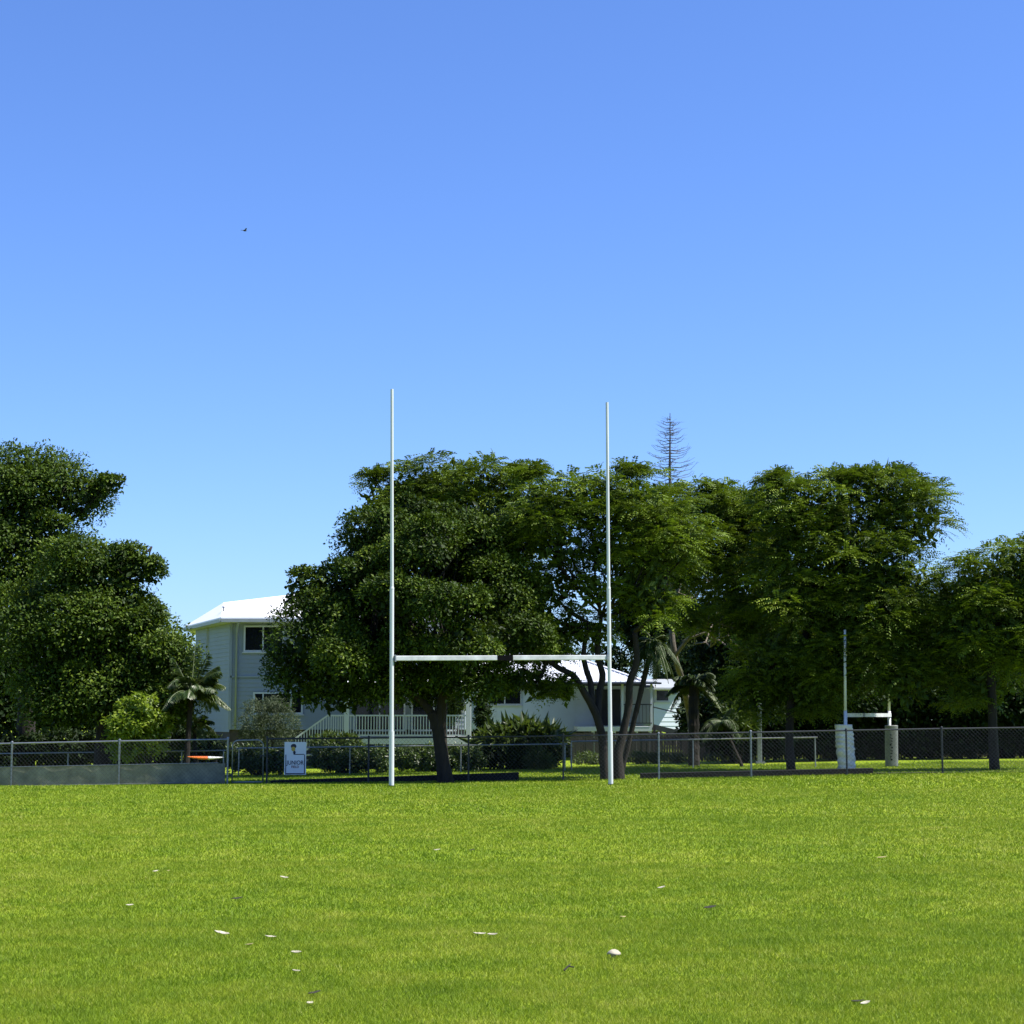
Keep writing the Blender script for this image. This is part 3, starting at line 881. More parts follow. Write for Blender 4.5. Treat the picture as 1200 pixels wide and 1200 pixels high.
def house1():
    Y = 75.0
    P = lambda px, py, y=Y: at(px, py, y)
    xl = P(270, 800).x; xr = P(545, 800).x
    ztop = P(270, 727).z; zbot = P(270, 855).z
    g = float(gz(xl, Y))
    root = thing('weatherboard_house', 'pale grey two-storey weatherboard house with white metal roof behind the left trees', 'house', ((xl + xr) / 2, Y, g))
    # front and side walls
    mb = MB()
    zmid = P(300, 793).z
    boards(mb, (xl, Y, 0), (xr, Y, 0), zmid + 0.03, ztop, (0, -1, 0))
    boards(mb, (xl, Y, 0), (xr, Y, 0), zbot, zmid - 0.03, (0, -1, 0))
    build('front_wall', mb, 'board', root)
    mb = MB(); mb.box(((xl + xr) / 2, Y - 0.02, zmid), (xr - xl, 0.07, 0.07)); build('belt_board', mb, 'board', root)
    # side wall runs back and left
    Y2 = 81.0
    x2 = at(229, 780, Y2).x; 
    sd = Vector((x2 - xl, Y2 - Y, 0)); sn = Vector((-sd.y, sd.x, 0)).normalized()
    if sn.x > 0: sn = -sn
    mb = MB(); boards(mb, (x2, Y2, 0), (xl, Y, 0), zbot - 0.1, ztop, sn)
    build('side_wall', mb, 'board', root)
    mb = MB()
    mb.box((xl - 0.0, Y + 0.0, (zbot + ztop) / 2), (0.11, 0.11, ztop - zbot)); build('corner_board', mb, 'board', root)
    q = Vector((xl, Y, 0)).lerp(Vector((x2, Y2, 0)), 0.62)
    mb = MB(); mb.box((q.x + sn.x * .03, q.y + sn.y * .03, (zbot + ztop) / 2 - .03), (0.1, 0.1, ztop - zbot - .06)); build('corner_board', mb, 'gutter', root)
    # body behind (closes the volume)
    mb = MB(); 
    mb.quad((xr, Y, zbot), (xr, Y + 12, zbot), (xr, Y + 12, ztop), (xr, Y, ztop)); mb.quad((xr, Y + 12, zbot), (x2, Y + 12, zbot), (x2, Y + 12, ztop), (xr, Y + 12, ztop)); mb.quad((x2, Y + 12, zbot), (x2, Y2, zbot), (x2, Y2, ztop), (x2, Y + 12, ztop))
    build('rear_wall', mb, 'board', root)
    # dark brick base
    mb = MB()
    mb.quad((x2, Y2 - .0, g - .2), (xl, Y + .05, g - .2), (xl, Y + .05, zbot), (x2, Y2, zbot)); mb.quad((xl, Y + .05, g - .2), (xr, Y + .05, g - .2), (xr, Y + .05, zbot), (xl, Y + .05, zbot))
    build('brick_base', mb, 'brick', root)
    # roof: eaves polygon, hip ridges
    ze = P(259, 723).z
    e1 = P(259, 723.3, 74.3); e0 = at(214, 728.5, 82.0); e0.z = e1.z
    e0.x = at(216, 728, 82.0).x
    e2 = Vector((xr + 0.6, 74.3, e1.z)); e3 = Vector((xr + 0.6, 89, e1.z)); e4 = Vector((e0.x - .8, 89, e1.z))
    r1 = at(262, 706, 79.5); r2 = at(395, 690.5, 81.5)
    mb = MB()
    hip_face(mb, (e1, e2, r2, r1)); hip_face(mb, (e0, e1, r1)); hip_face(mb, (e4, e0, r1, r2, e3)); hip_face(mb, (e2, e3, r2))
    rf = build('roof', mb, 'roof_white', root)
    mb = MB()
    for a, b in ((e1, e2), (e0, e1)):
        dz = Vector((0, 0, -0.13)); dd = (b - a).normalized()
        mb.beam(a + dz + dd * 0.01, b + dz - dd * 0.01, 0.1, 0.13)
    build('gutter', mb, 'gutter', rf)
    mb = MB()   # soffit
    z = e1.z - 0.2
    mb.quad((e0.x, e0.y, z), (e1.x, e1.y + .06, z), (e2.x, e2.y + .06, z), (e2.x, 76.2, z), (e1.x + 1.8, 76.2, z), (e0.x + 1.8, 82, z))
    build('soffit', mb, 'trim', rf)
    mb = MB(); v = at(262, 718.5, 76.2); mb.tube([v - Vector((0, 0, .1)), v + Vector((0, 0, 0.26))], 0.03, 8); mb.tube([v + Vector((0, 0, 0.22)), v + Vector((0, 0, 0.28))], [0.06, 0.05], 8)
    build('vent_pipe', mb, 'galv', rf)
    # downpipe
    x = P(277, 800).x
    mb = MB(); mb.tube([(x + 0.15, 74.45, ze - .2), (x + .1, 74.5, ze - .32), (x, Y - .09, ze - .62), (x, Y - .09, zbot + 0.03)], 0.045, 8)
    build('downpipe', mb, 'board', root, smooth=True)
    # windows
    def win(x0, x1, y0, y1, mull):
        a, b = P(x0, y0), P(x1, y1)
        window(root, ((a.x + b.x) / 2, Y, (a.z + b.z) / 2), b.x - a.x, a.z - b.z, mull)
    win(286, 333, 733, 764, [-0.02]); win(297, 355, 811, 837, [-0.3, 0.26]); win(420, 470, 735, 765, [0.0])
    # glass doors behind the deck
    for x0, x1 in ((415, 475), (482, 535)):
        a, b = P(x0, 812), P(x1, 857)
        w_ = window(root, ((a.x + b.x) / 2, Y, (a.z + b.z) / 2), b.x - a.x, a.z - b.z, [0.0], sill=False)
        w_.name = 'glass_door'
    # ---- deck
    YD = 69.0
    D = lambda px, py, y=YD: at(px, py, y)
    x0, x1 = D(406, 860).x, D(549, 860).x
    zf = D(470, 864.5).z; zr = D(470, 838.5).z
    mb = MB(); mb.box(((x0 + x1) / 2, (YD + 74.9) / 2, zf - 0.05), (x1 - x0 + .1, 74.9 - YD, 0.1))
    dk = build('deck', mb, 'trim', root)
    mb = MB(); mb.box(((x0 + x1) / 2, YD - .03, zf - 0.12), (x1 - x0 + .1, 0.05, 0.24)); build('fascia', mb, 'trim', dk)
    for x in (x0 + .03, (x0 + x1) / 2, x1 - .03):
        mb = MB(); mb.box((x, YD + .15, (zf - .26 + g - .1) / 2), (0.14, 0.14, zf - .26 - g + .1)); build('stump', mb, 'gutter', dk)
    zv = D(470, 800).z
    for x in (x0, x1):
        mb = MB(); mb.box((x, YD + .02, (zf + zv) / 2), (0.19, 0.14, zv - zf)); build('veranda_post', mb, 'trim', root, bevel=0.01)
    mb = MB(); hip_face(mb, ((x0 - .4, YD - .4, zv), (x1 + .4, YD - .4, zv), (x1 + .4, 74.95, zv + .55), (x0 - .4, 74.95, zv + .55)), 0.08)
    build('veranda_roof', mb, 'roof_white', root)
    def railing(a, b, za, zb, base_a, base_b, n):
        a, b = Vector(a), Vector(b)
        mb = MB()
        mb.beam((a.x, a.y, za), (b.x, b.y, zb), 0.07, 0.055)
        rl = build('railing', mb, 'trim', root)
        mb = MB(); mb.beam((a.x, a.y, base_a), (b.x, b.y, base_b), 0.05, 0.05); build('bottom_rail', mb, 'trim', rl)
        hgt = za - base_a - 0.05
        proto = None
        for k in range(n):
            t = (k + 0.5) / n
            p = a.lerp(b, t); zz = base_a + (base_b - base_a) * t + 0.024
            if proto is None:
                mb = MB(); mb.box((p.x, p.y, zz + hgt / 2), (0.032, 0.032, hgt))
                proto = build('baluster', mb, 'trim', rl)
                first = Vector((p.x, p.y, zz)); 
            else:
                o = proto.copy(); col.objects.link(o); o.parent = rl
                o.location = Vector((p.x, p.y, zz)) - first
    railing((x0 + .1, YD, 0), (x1 - .1, YD, 0), zr, zr, zf + .09, zf + .09, 40)
    # stairs running down left from the deck, with landing screen
    xs0, xs1 = D(345, 866).x, D(384, 841).x
    railing((xs1, YD, 0), (x0 - .1, YD, 0), zr, zr, zf + .09, zf + .09, 7)
    railing((xs0, YD, 0), (xs1, YD, 0), D(345, 866).z, zr, D(345, 866).z - .72, zf + .09, 12)
    mb = MB(); n = 6
    zg = g + .02
    for k in range(n):
        t = (k + .5) / n
        mb.box((xs0 + (xs1 - xs0) * t, YD + .6, zg + (zf - zg) * (k + 1) / n - .03), ((xs1 - xs0) / n + .03, 1.0, 0.05))
    mb.box(((xs1 + x0) / 2, YD + .6, zf - .05), (x0 - xs1, 1.1, .09))
    build('stair', mb, 'gutter', root)
house1()

def house2():
    Y = 85.0
    P = lambda px, py, y=Y: at(px, py, y)
    xl, xr = P(520, 820).x, P(774, 820).x
    z0, z1 = P(600, 857).z, P(600, 800).z
    g = float(gz(3.0, Y))
    root = thing('low_set_house', 'low pale blue house on stumps with corrugated iron roof behind the forked tree', 'house', ((xl + xr) / 2, Y, g))
    mb = MB()
    sheet = 1.2
    x = xl
    while x < xr - .05:
        x2 = min(x + sheet, xr)
        mb.box(((x + x2) / 2, Y, (z0 + z1) / 2), (x2 - x - .012, .06, z1 - z0)); x = x2
    mb.box(((xl + xr) / 2, Y + .06, (z0 + z1) / 2), (xr - xl, .05, z1 - z0))
    build('front_wall', mb, 'board2', root)
    mb = MB(); mb.box(((xl + xr) / 2, Y + 4.2, (z0 + z1) / 2), (xr - xl, 8.1, z1 - z0 - .02)); build('house_body', mb, 'board2', root)
    a, b = P(572, 803), P(611, 826)
    mb = MB(); mb.box(((xl + xr) / 2, Y + 1.0, (g - .2 + z0) / 2), (xr - xl - .2, .05, z0 - g + .2)); build('underfloor_shade_sheet', mb, 'gutter_dark', root)  # dark sheet added to stand for the shade under the floor
    w = window(root, ((a.x + b.x) / 2, Y - .03, (a.z + b.z) / 2), b.x - a.x, a.z - b.z, [0.0], frame=.05)
    # roof with ribs
    e1 = Vector((xl - .5, Y - .6, P(600, 799.5).z)); e2 = Vector((P(752, 799).x, Y - .6, e1.z)); 
    e2.x = P(757, 799, Y - .6).x
    r1 = at(560, 766, Y + 3.9); r2 = at(662, 766, Y + 3.9); r1.z = r2.z
    e3 = Vector((e2.x, Y + 8.8, e1.z)); e4 = Vector((e1.x, Y + 8.8, e1.z))
    mb = MB()
    hip_face(mb, (e1, e2, r2, r1)); hip_face(mb, (e2, e3, r2)); hip_face(mb, (e3, e4, r1, r2)); hip_face(mb, (e4, e1, r1))
    rf = build('roof', mb, 'roof_pale', root)
    mb = MB(); 
    n = int((e2.x - e1.x) / .22)
    for k in range(1, n):       # corrugation ribs on the front slope
        xx = e1.x + k * .22
        top_t = 1.0
        if xx < r1.x: top_t = (xx - e1.x) / (r1.x - e1.x)
        if xx > r2.x: top_t = (e2.x - xx) / (e2.x - r2.x)
        a = Vector((xx, e1.y, e1.z)); b = Vector((xx, e1.y + (r1.y - e1.y) * top_t, e1.z + (r1.z - e1.z) * top_t))
        if top_t > .05: mb.beam(a + Vector((0, 0, .008)), b + Vector((0, 0, .008)), .05, .03)
    build('roof_ribs', mb, 'roof_pale', rf)
    mb = MB(); mb.beam(r1 + Vector((0, 0, .02)), r2 + Vector((0, 0, .02)), .22, .05); mb.beam(r2 + Vector((0, 0, .02)), e2 + Vector((0, 0, .03)), .2, .05)
    build('ridge_cap', mb, 'roof_pale', rf)
    mb = MB(); mb.beam(e1 + Vector((0, -.02, -.12)), e2 + Vector((0, -.02, -.12)), .1, .12); build('gutter', mb, 'gutter_dark', rf)
    # porch
    YP = 80.5
    Q = lambda px, py, y=YP: at(px, py, y)
    px0, px1 = Q(676, 850).x, Q(764, 850).x
    zp = Q(700, 851.5).z
    mb = MB(); mb.box(((px0 + px1) / 2, (YP + Y - .1) / 2, zp - .1), (px1 - px0, Y - .1 - YP, .2)); pd = build('porch_deck', mb, 'trim', root)
    for px in (695, 720, 746, 762):
        x = Q(px, 870).x; gg = float(gz(x, YP)); mb = MB(); mb.box((x, YP + .1, (zp - .2 + gg - .1) / 2), (.13, .13, zp - .2 - gg + .1)); build('stump', mb, 'trim', pd)
    zt = Q(700, 800).z
    for px in (729.5, 763.5):
        x = Q(px, 820).x; mb = MB(); mb.box((x, YP + .05, (zp + zt) / 2), (.1, .1, zt - zp)); build('porch_post', mb, 'trim', root)
    mb = MB(); hip_face(mb, ((px0 - .3, YP - .4, zt), (px1 + .4, YP - .4, zt), (px1 + .4, Y - .62, zt + .12), (px0 - .3, Y - .62, zt + .12)), .07); build('porch_roof', mb, 'gutter_dark', root)
    a, b = P(697, 808), P(727, 850)
    mb = MB(); mb.box(((a.x + b.x) / 2, Y - .05, (a.z + b.z) / 2), (b.x - a.x, .05, a.z - b.z)); build('door', mb, 'dark_door', root)
    mb = MB()   # porch rail
    zr = zp + .95
    mb.beam((Q(731, 830).x, YP, zr), (px1, YP, zr), .05, .05); mb.beam((Q(731, 830).x, YP, zp + .15), (px1, YP, zp + .15), .04, .04)
    for k in range(8):
        x = Q(732 + k * 4.2, 830).x; mb.beam((x, YP, zp + .15), (x, YP, zr), .02, .02)
    build('railing', mb, 'gutter_dark', root)
    # stair with dark stringers down right
    s0, s1 = Vector((px1 + .05, YP + .2, zp)), Vector((Q(800, 856).x, YP + .2, Q(800, 860).z))
    mb = MB(); mb.beam(s0, s1, .05, .22); mb.beam(s0 + Vector((0, .9, 0)), s1 + Vector((0, .9, 0)), .05, .22)
    mb.beam(s0 + Vector((0, 0, .85)), s1 + Vector((0, 0, .85)), .04, .05)
    for k in range(5):
        p = s0.lerp(s1, (k + .5) / 5); mb.box(p + Vector((0, .45, 0)), (.26, .86, .04))
    build('stair', mb, 'gutter_dark', root)
    # angled bay at right end, catching the sun
    Yb = 83.5
    bx0, bx1 = at(766, 830, Yb).x, at(799, 830, Yb).x
    zb0, zb1 = at(780, 856, Yb).z, at(780, 806, Yb).z
    mb = MB()
    A = Vector((bx0, Yb + 0.0, 0)); B = Vector((bx1, Yb + .55, 0)); 
    nn = Vector((B.y - A.y, -(B.x - A.x), 0)).normalized()
    boards(mb, A, B, zb0, zb1, nn, .2)
    mb.quad((B.x, B.y, zb0), (B.x + .01, B.y + 5, zb0), (B.x + .01, B.y + 5, zb1), (B.x, B.y, zb1)); mb.quad((A.x, A.y + 5, zb0), (A.x, A.y, zb0), (A.x, A.y, zb1), (A.x, A.y + 5, zb1))
    build('bay_wall', mb, 'board2', root)
    c = (A + B) / 2 - (B - A) * .2
    window(root, (c.x, c.y, at(778, 815, Yb).z), .7, .55, [], nn, .05)
    mb = MB(); zq = zb1
    hip_face(mb, ((A.x - .4, A.y - .9, zq), (B.x + .02, B.y - .9, zq), (B.x + .02, B.y + 5, zq + .5), (A.x - .4, B.y + 5, zq + .5)), .08); build('bay_roof', mb, 'gutter', root)
    # brown curtain of timber screen beside the porch post
house2()

def house3():
    Y = 104.0
    P = lambda px, py: at(px, py, Y)
    x0, x1 = P(868, 740).x, P(908, 740).x
    g = float(gz(13, Y)); z1 = P(880, 742).z
    root = thing('pink_house', 'faded pink house with red tiled roof glimpsed through the dark branches at right', 'house', ((x0 + x1) / 2, Y, g))
    mb = MB(); mb.box(((x0 + x1) / 2, Y + 3, (g + z1) / 2), (x1 - x0, 6, z1 - g)); build('wall', mb, 'pink', root)
    ap = P(886, 722).z
    mb = MB(); hip_face(mb, ((x0 - .4, Y - .5, z1), (x1 + .4, Y - .5, z1), ((x0 + x1) / 2 + .3, Y + 3, ap), ((x0 + x1) / 2 - .3, Y + 3, ap)), .08)
    hip_face(mb, ((x1 + .4, Y - .5, z1), (x1 + .4, Y + 6.5, z1), ((x0 + x1) / 2 + .3, Y + 3, ap)), .08); hip_face(mb, ((x0 - .4, Y + 6.5, z1), (x0 - .4, Y - .5, z1), ((x0 + x1) / 2 - .3, Y + 3, ap)), .08); hip_face(mb, ((x1 + .4, Y + 6.5, z1), (x0 - .4, Y + 6.5, z1), ((x0 + x1) / 2 - .3, Y + 3, ap), ((x0 + x1) / 2 + .3, Y + 3, ap)), .08)
    build('roof', mb, 'terracotta', root)
    for px in (876, 897):
        window(root, (P(px, 765).x, Y, P(px, 768).z), 0.9, 1.2, [0.0])
house3()

# paling fence behind
def paling():
    Y = 73.0
    x0, x1 = xat(668, Y), xat(1330, Y)
    zt = at(800, 858.5, Y).z
    root = thing('paling_fence', 'dark weathered timber paling fence along the back under the trees', 'fence', ((x0 + x1) / 2, Y, float(gz((x0 + x1) / 2, Y))))
    mb = MB(); x = x0
    while x < x1:
        w = random.uniform(.095, .105); h = zt + random.uniform(-.03, .02); g = float(gz(x, Y)) + random.uniform(-.02, .03)
        mb.box((x + w / 2, Y + random.uniform(-.006, .006), (g + h) / 2), (w - .006, .02, h - g)); x += w + random.choice((0.0, 0.004, 0.01))
    build('palings', mb, 'paling', root)
    mb = MB()
    for z in (.25, .95):
        mb.beam((x0, Y + .05, float(gz(x0, Y)) + z), (x1, Y + .05, float(gz(x1, Y)) + z), .06, .08)
    build('rails', mb, 'paling', root)
    for k in range(10):
        x = x0 + (x1 - x0) * (k + .5) / 10
        mb = MB(); mb.box((x, Y + .14, .5), (.1, .1, 1.5)); build('post', mb, 'paling', root)
paling()

# garden table and dark box beside the pale house
def yard():
    Y = 66.0
    a, b = at(571, 848, Y), at(597, 848, Y)
    root = thing('garden_table', 'white-topped garden table half hidden beside the dark conical shrub', 'table', ((a.x + b.x) / 2, Y, float(gz(0, Y))))
    z = a.z
    mb = MB(); mb.box(((a.x + b.x) / 2, Y, z), (b.x - a.x, .8, .05)); build('tabletop', mb, 'white_plastic', root, bevel=.015)
    for sx in (0.08, .92):
        for sy in (-.33, .33):
            x = a.x + (b.x - a.x) * sx; g = float(gz(x, Y)); mb = MB(); mb.beam((x, Y + sy, g - .02), (x, Y + sy, z - .02), .05, .05); build('leg', mb, 'dark_steel', root)
    Y = 79.0
    a, b = at(621, 850, Y), at(656.5, 857, Y)
    g = float(gz(a.x, Y))
    root = thing('storage_box', 'navy blue metal storage box against the pale blue house wall behind the bushes', 'storage box', ((a.x + b.x) / 2, Y, g))
    mb = MB(); mb.box(((a.x + b.x) / 2, Y, (g + a.z - .06) / 2), (b.x - a.x - .06, .9, a.z - .06 - g)); build('body', mb, 'navy', root)
    mb = MB(); mb.box(((a.x + b.x) / 2, Y, a.z - .03), (b.x - a.x, .98, .06)); build('lid', mb, 'navy', root)
yard()

def kayak():
    Y = 55.5
    c = at(241, 888, Y)
    root = thing('small_kayak', 'small orange and white kayak lying in the shade behind the left fence', 'kayak', (c.x, Y, float(gz(c.x, Y))))
    def hull(t0, t1):
        mb = MB(); n, seg = 10, 12
        base = 0
        for k in range(n + 1):
            t = t0 + (t1 - t0) * k / n
            s = max(0.03, math.sin(math.pi * t) ** 0.7)
            p = Vector((c.x + (t - .5) * 0.86, Y + (t - .5) * 1.5, c.z + 0.02 - 0.05 * t + 0.12 * (t - .5) ** 2))
            for q in range(seg):
                a = 2 * math.pi * q / seg
                mb.v.append((p.x + .08 * s * math.cos(a) * .5, p.y - .17 * s * math.cos(a), p.z + .052 * s * math.sin(a)))
        for k in range(n):
            for q in range(seg):
                a = k * seg + q; b = k * seg + (q + 1) % seg; mb.f.append((a, b, b + seg, a + seg))
        mb.f.append(tuple(reversed(range(seg)))); mb.f.append(tuple(n * seg + q for q in range(seg)))
        return mb
    build('bow', hull(0.0, .55), 'orange', root, smooth=True)
    build('stern', hull(.551, 1.0), 'white_plastic', root, smooth=True)
    for t in (.25, .75):
        p = Vector((c.x + (t - .5) * .86, Y + (t - .5) * 1.5, 0)); g = float(gz(p.x, p.y))
        mb = MB(); mb.box((p.x, p.y, (g + c.z - .06) / 2), (.12, .1, c.z - .06 - g)); build('stand', mb, 'timber', root)
kayak()

# ------------------------------------------------------------------ trees
LP = lobe_px
# big broadleaf tree at the left goal post
Y = 49.6
tree('large dense dark-leaved tree with thick dark trunk behind the left goal upright', gp(521, Y),
     [([gp(523, Y) - Vector((0, 0, .1)), at(519, 895, Y), at(515, 870, Y), at(512, 850, Y), at(506, 835, Y)], [.25, .185, .165, .165, .14]),
      ([at(512, 853, Y), at(517, 830, Y), at(519, 800, Y), at(515, 770, Y)], [.14, .13, .12, .1]),
      ([at(507, 838, Y), at(494, 822, Y), at(470, 805, Y), at(440, 785, Y)], [.12, .1, .08, .06])],
     [LP(372, 745, 46, 44, Y - .6), LP(350, 790, 34, 40, Y + .5), LP(395, 690, 50, 34, Y + .5), LP(415, 775, 44, 40, Y - 1.3), LP(354, 695, 24, 32, Y - .1), LP(398, 815, 38, 24, Y),
      LP(440, 628, 46, 36, Y + .8), LP(428, 672, 34, 26, Y - .7), LP(500, 640, 46, 34, Y - .9), LP(548, 652, 44, 44, Y + .7), LP(468, 705, 42, 32, Y - 1.5), LP(525, 706, 42, 30, Y - 1.9), LP(586, 696, 46, 42, Y + .2),
      LP(600, 752, 46, 34, Y - .8), LP(552, 755, 40, 28, Y - 2.1), LP(495, 758, 46, 30, Y - 1.2), LP(455, 795, 48, 34, Y - .3), LP(545, 797, 52, 30, Y - .6), LP(630, 752, 22, 28, Y), LP(505, 800, 50, 26, Y + .9), LP(587, 800, 34, 22, Y + .5), LP(560, 610, 40, 22, Y + 1.4), LP(490, 600, 40, 20, Y + 1.6),
      LP(412, 738, 44, 60, Y + 1.5), LP(460, 745, 50, 60, Y + 1.7), LP(470, 680, 60, 70, Y + 1.8), LP(560, 700, 60, 70, Y + 2)],
     'broad', 'leaf_broad', dens=.85, per=520, L=.10, W=.056)
Y = 57
tree('feathery green tree rising behind and above the large dark-leaved tree', gp(521, Y),
     [([gp(521, Y), at(517, 850, Y), at(522, 740, Y), at(530, 670, Y)], [.2, .17, .15, .12])],
     [LP(455, 590, 36, 32, Y), LP(490, 580, 48, 36, Y), LP(535, 572, 60, 38, Y), LP(592, 582, 44, 34, Y), LP(530, 620, 80, 40, Y), LP(440, 560, 12, 8, Y), LP(612, 552, 16, 7, Y), LP(600, 640, 40, 40, Y)],
     'feather', 'leaf_feather', name='feathery_tree')
# forked tree behind the right upright
Y = 50.6
def tp(x, y, d=0): return at(x, y, Y + d)
tree('wide feathery tree with two forked trunks right behind the right goal upright', gp(718, Y),
     [([gp(710, Y) - Vector((0, 0, .1)), tp(707, 880), tp(704, 855), tp(695, 830), tp(685, 812), tp(672, 792), tp(655, 783), tp(640, 772)], [.16, .12, .11, .11, .1, .085, .08, .07]),
      ([gp(725, Y) - Vector((0, 0, .1)), tp(724, 885), tp(728, 868), tp(733, 845), tp(737, 825), tp(738, 800), tp(746, 775), tp(744, 740)], [.19, .14, .12, .105, .1, .1, .09, .07]),
      ([tp(694, 828), tp(692, 800, .3), tp(687, 785, .4), tp(684, 765, .5), tp(690, 730, .5)], [.09, .085, .08, .07, .05]),
      ([tp(700, 842), tp(703, 810, .4), tp(706, 790, .5), tp(700, 765, .6), tp(705, 720, .5)], [.1, .1, .09, .08, .05]),
      ],
     [LP(640, 600, 42, 44, Y), LP(690, 590, 52, 36, Y), LP(742, 592, 46, 42, Y), LP(655, 640, 42, 30, Y), LP(612, 630, 36, 40, Y + 1), LP(765, 640, 48, 42, Y), LP(720, 650, 46, 34, Y),
      LP(795, 625, 38, 45, Y + .6), LP(650, 688, 40, 26, Y + .5, .7), LP(700, 695, 30, 20, Y - .3, .5), LP(617, 700, 24, 26, Y + 1, .6), LP(738, 705, 34, 28, Y + .8, .7), LP(665, 738, 34, 20, Y + .6, .6), LP(632, 728, 24, 20, Y + .9, .6), LP(648, 768, 24, 16, Y + .4, .5), LP(700, 745, 24, 18, Y + .7, .5), LP(765, 700, 30, 30, Y - .5, .6), LP(622, 555, 14, 8, Y), LP(735, 552, 18, 8, Y), LP(625, 800, 22, 24, Y + .3, .5), LP(660, 812, 18, 14, Y, .4)],
     'feather', 'leaf_feather_b', bark='bark', dens=0.9, name='feathery_tree',
     forks=[(tp(640, 772), .09), (tp(690, 730, .5), .07), (tp(705, 720, .5), .07), (tp(744, 740), .1), (tp(672, 792), .1)])
# pale-limbed tree in the middle right
Y = 57.5
tree('feathery tree with pale bare limbs between the forked tree and the right tree', gp(812, Y + 5.5),
     [([gp(812, Y + 5.5), tp(810, 850, 10), tp(800, 800, 8), tp(791, 770, 7), tp(787, 738, 7)], [.15, .13, .11, .1, .09]),
      ([tp(788, 738, 7), tp(800, 715, 6.6), tp(815, 700, 6.4), tp(828, 680, 6.2)], [.075, .06, .045, .015]),
      ([tp(790, 770, 7), tp(807, 748, 6.4), tp(826, 730, 6), tp(850, 712, 6)], [.075, .06, .045, .015]),
      ([tp(788, 742, 7), tp(790, 715, 6.6), tp(796, 690, 6.6), tp(800, 665, 6.6)], [.07, .055, .04, .015]),
      ([tp(800, 752, 6.6), tp(825, 742, 6.4), tp(850, 736, 6.4)], [.05, .04, .015])],
     [LP(826, 592, 38, 28, Y), LP(846, 640, 56, 46, Y), LP(795, 665, 44, 36, Y + 1.5), LP(872, 690, 44, 46, Y - .6), LP(895, 635, 40, 44, Y + .8), LP(905, 745, 34, 40, Y - .4), LP(845, 715, 40, 30, Y + 2.2), LP(840, 572, 16, 8, Y), LP(780, 605, 34, 34, Y + .6), LP(880, 600, 24, 24, Y + 1), LP(862, 598, 36, 26, Y), LP(885, 585, 26, 18, Y + .5), LP(866, 732, 38, 24, Y - 1), LP(812, 722, 24, 20, Y - 1, .6)],
     'feather', 'leaf_feather_b', bark='bark_pale', dens=1.05, name='feathery_tree')
# right tree
Y = 54.5
tree('tall spreading feathery tree with dark straight trunk at the right, above the junior posts', gp(927, Y),
     [([gp(927, Y), at(925, 860, Y), at(930, 800, Y), at(945, 740, Y), at(960, 690, Y)], [.14, .12, .12, .11, .09]),
      ([at(930, 800, Y), at(960, 770, Y), at(1000, 740, Y)], [.1, .08, .06])],
     [LP(918, 598, 40, 38, Y), LP(975, 588, 48, 36, Y), LP(1036, 588, 46, 38, Y), LP(945, 650, 56, 46, Y), LP(1005, 648, 54, 46, Y - .6), LP(925, 705, 42, 40, Y - .5), LP(990, 715, 56, 46, Y), LP(1050, 690, 50, 56, Y - .6), LP(1070, 610, 40, 50, Y),
      LP(960, 775, 58, 44, Y + .8), LP(1030, 765, 52, 46, Y - .5), LP(985, 775, 44, 42, Y - .4), LP(1020, 715, 50, 46, Y - .8), LP(945, 800, 50, 36, Y), LP(890, 815, 36, 26, Y + 1), LP(905, 775, 40, 40, Y), LP(1060, 805, 40, 30, Y - 1), LP(940, 815, 40, 24, Y + .5), LP(1080, 770, 44, 50, Y), LP(905, 562, 14, 7, Y), LP(985, 556, 22, 8, Y), LP(1035, 553, 26, 8, Y)],
     'feather', 'leaf_feather', dens=1.05, name='feathery_tree')
Y = 53
tree('feathery tree at the far right edge with crown reaching almost to the lawn', gp(1165, Y),
     [([gp(1165, Y), at(1163, 840, Y), at(1162, 780, Y), at(1165, 730, Y)], [.15, .13, .12, .1])],
     [LP(1150, 690, 46, 36, Y), LP(1200, 665, 50, 40, Y), LP(1170, 735, 56, 46, Y), LP(1125, 745, 36, 40, Y), LP(1215, 745, 54, 56, Y), LP(1250, 690, 50, 50, Y), LP(1150, 800, 55, 36, Y + .6)],
     'feather', 'leaf_feather_b', dens=1.0, name='feathery_tree')
# left tree, and a taller one beyond the left edge
Y = 58
tree('rounded glossy green tree at the left hiding the end of the two-storey house', gp(120, Y),
     [([gp(120, Y), at(122, 840, Y), at(125, 770, Y), at(130, 720, Y)], [.28, .22, .2, .14]), ([at(122, 850, Y), at(150, 800, Y), at(175, 760, Y)], [.15, .12, .09]), ([at(150, 645, Y), at(165, 642, Y), at(178, 640.5, Y)], [.02, .014, .008])],
     [LP(145, 672, 26, 36, Y), LP(172, 668, 20, 18, Y), LP(135, 730, 58, 46, Y), LP(165, 722, 24, 32, Y - .3), LP(182, 770, 42, 42, Y - .3), LP(130, 810, 70, 46, Y), LP(200, 785, 26, 40, Y), LP(198, 825, 36, 36, Y - .6), LP(70, 740, 80, 80, Y + .5), LP(80, 820, 70, 40, Y), LP(100, 665, 50, 40, Y)],
     'broad', 'leaf_broad_l', dens=.85, per=330)
Y = 63
tree('taller broadleaf tree standing farther back at the left edge of the view', gp(30, Y),
     [([gp(30, Y), at(32, 800, Y), at(38, 690, Y), at(45, 620, Y)], [.34, .28, .24, .16])],
     [LP(40, 570, 56, 44, Y), LP(-10, 600, 70, 75, Y), LP(92, 586, 34, 30, Y), LP(122, 570, 28, 14, Y, .7), LP(40, 650, 70, 60, Y), LP(-20, 720, 60, 80, Y)],
     'broad', 'leaf_broad_l', dens=.8, per=280)
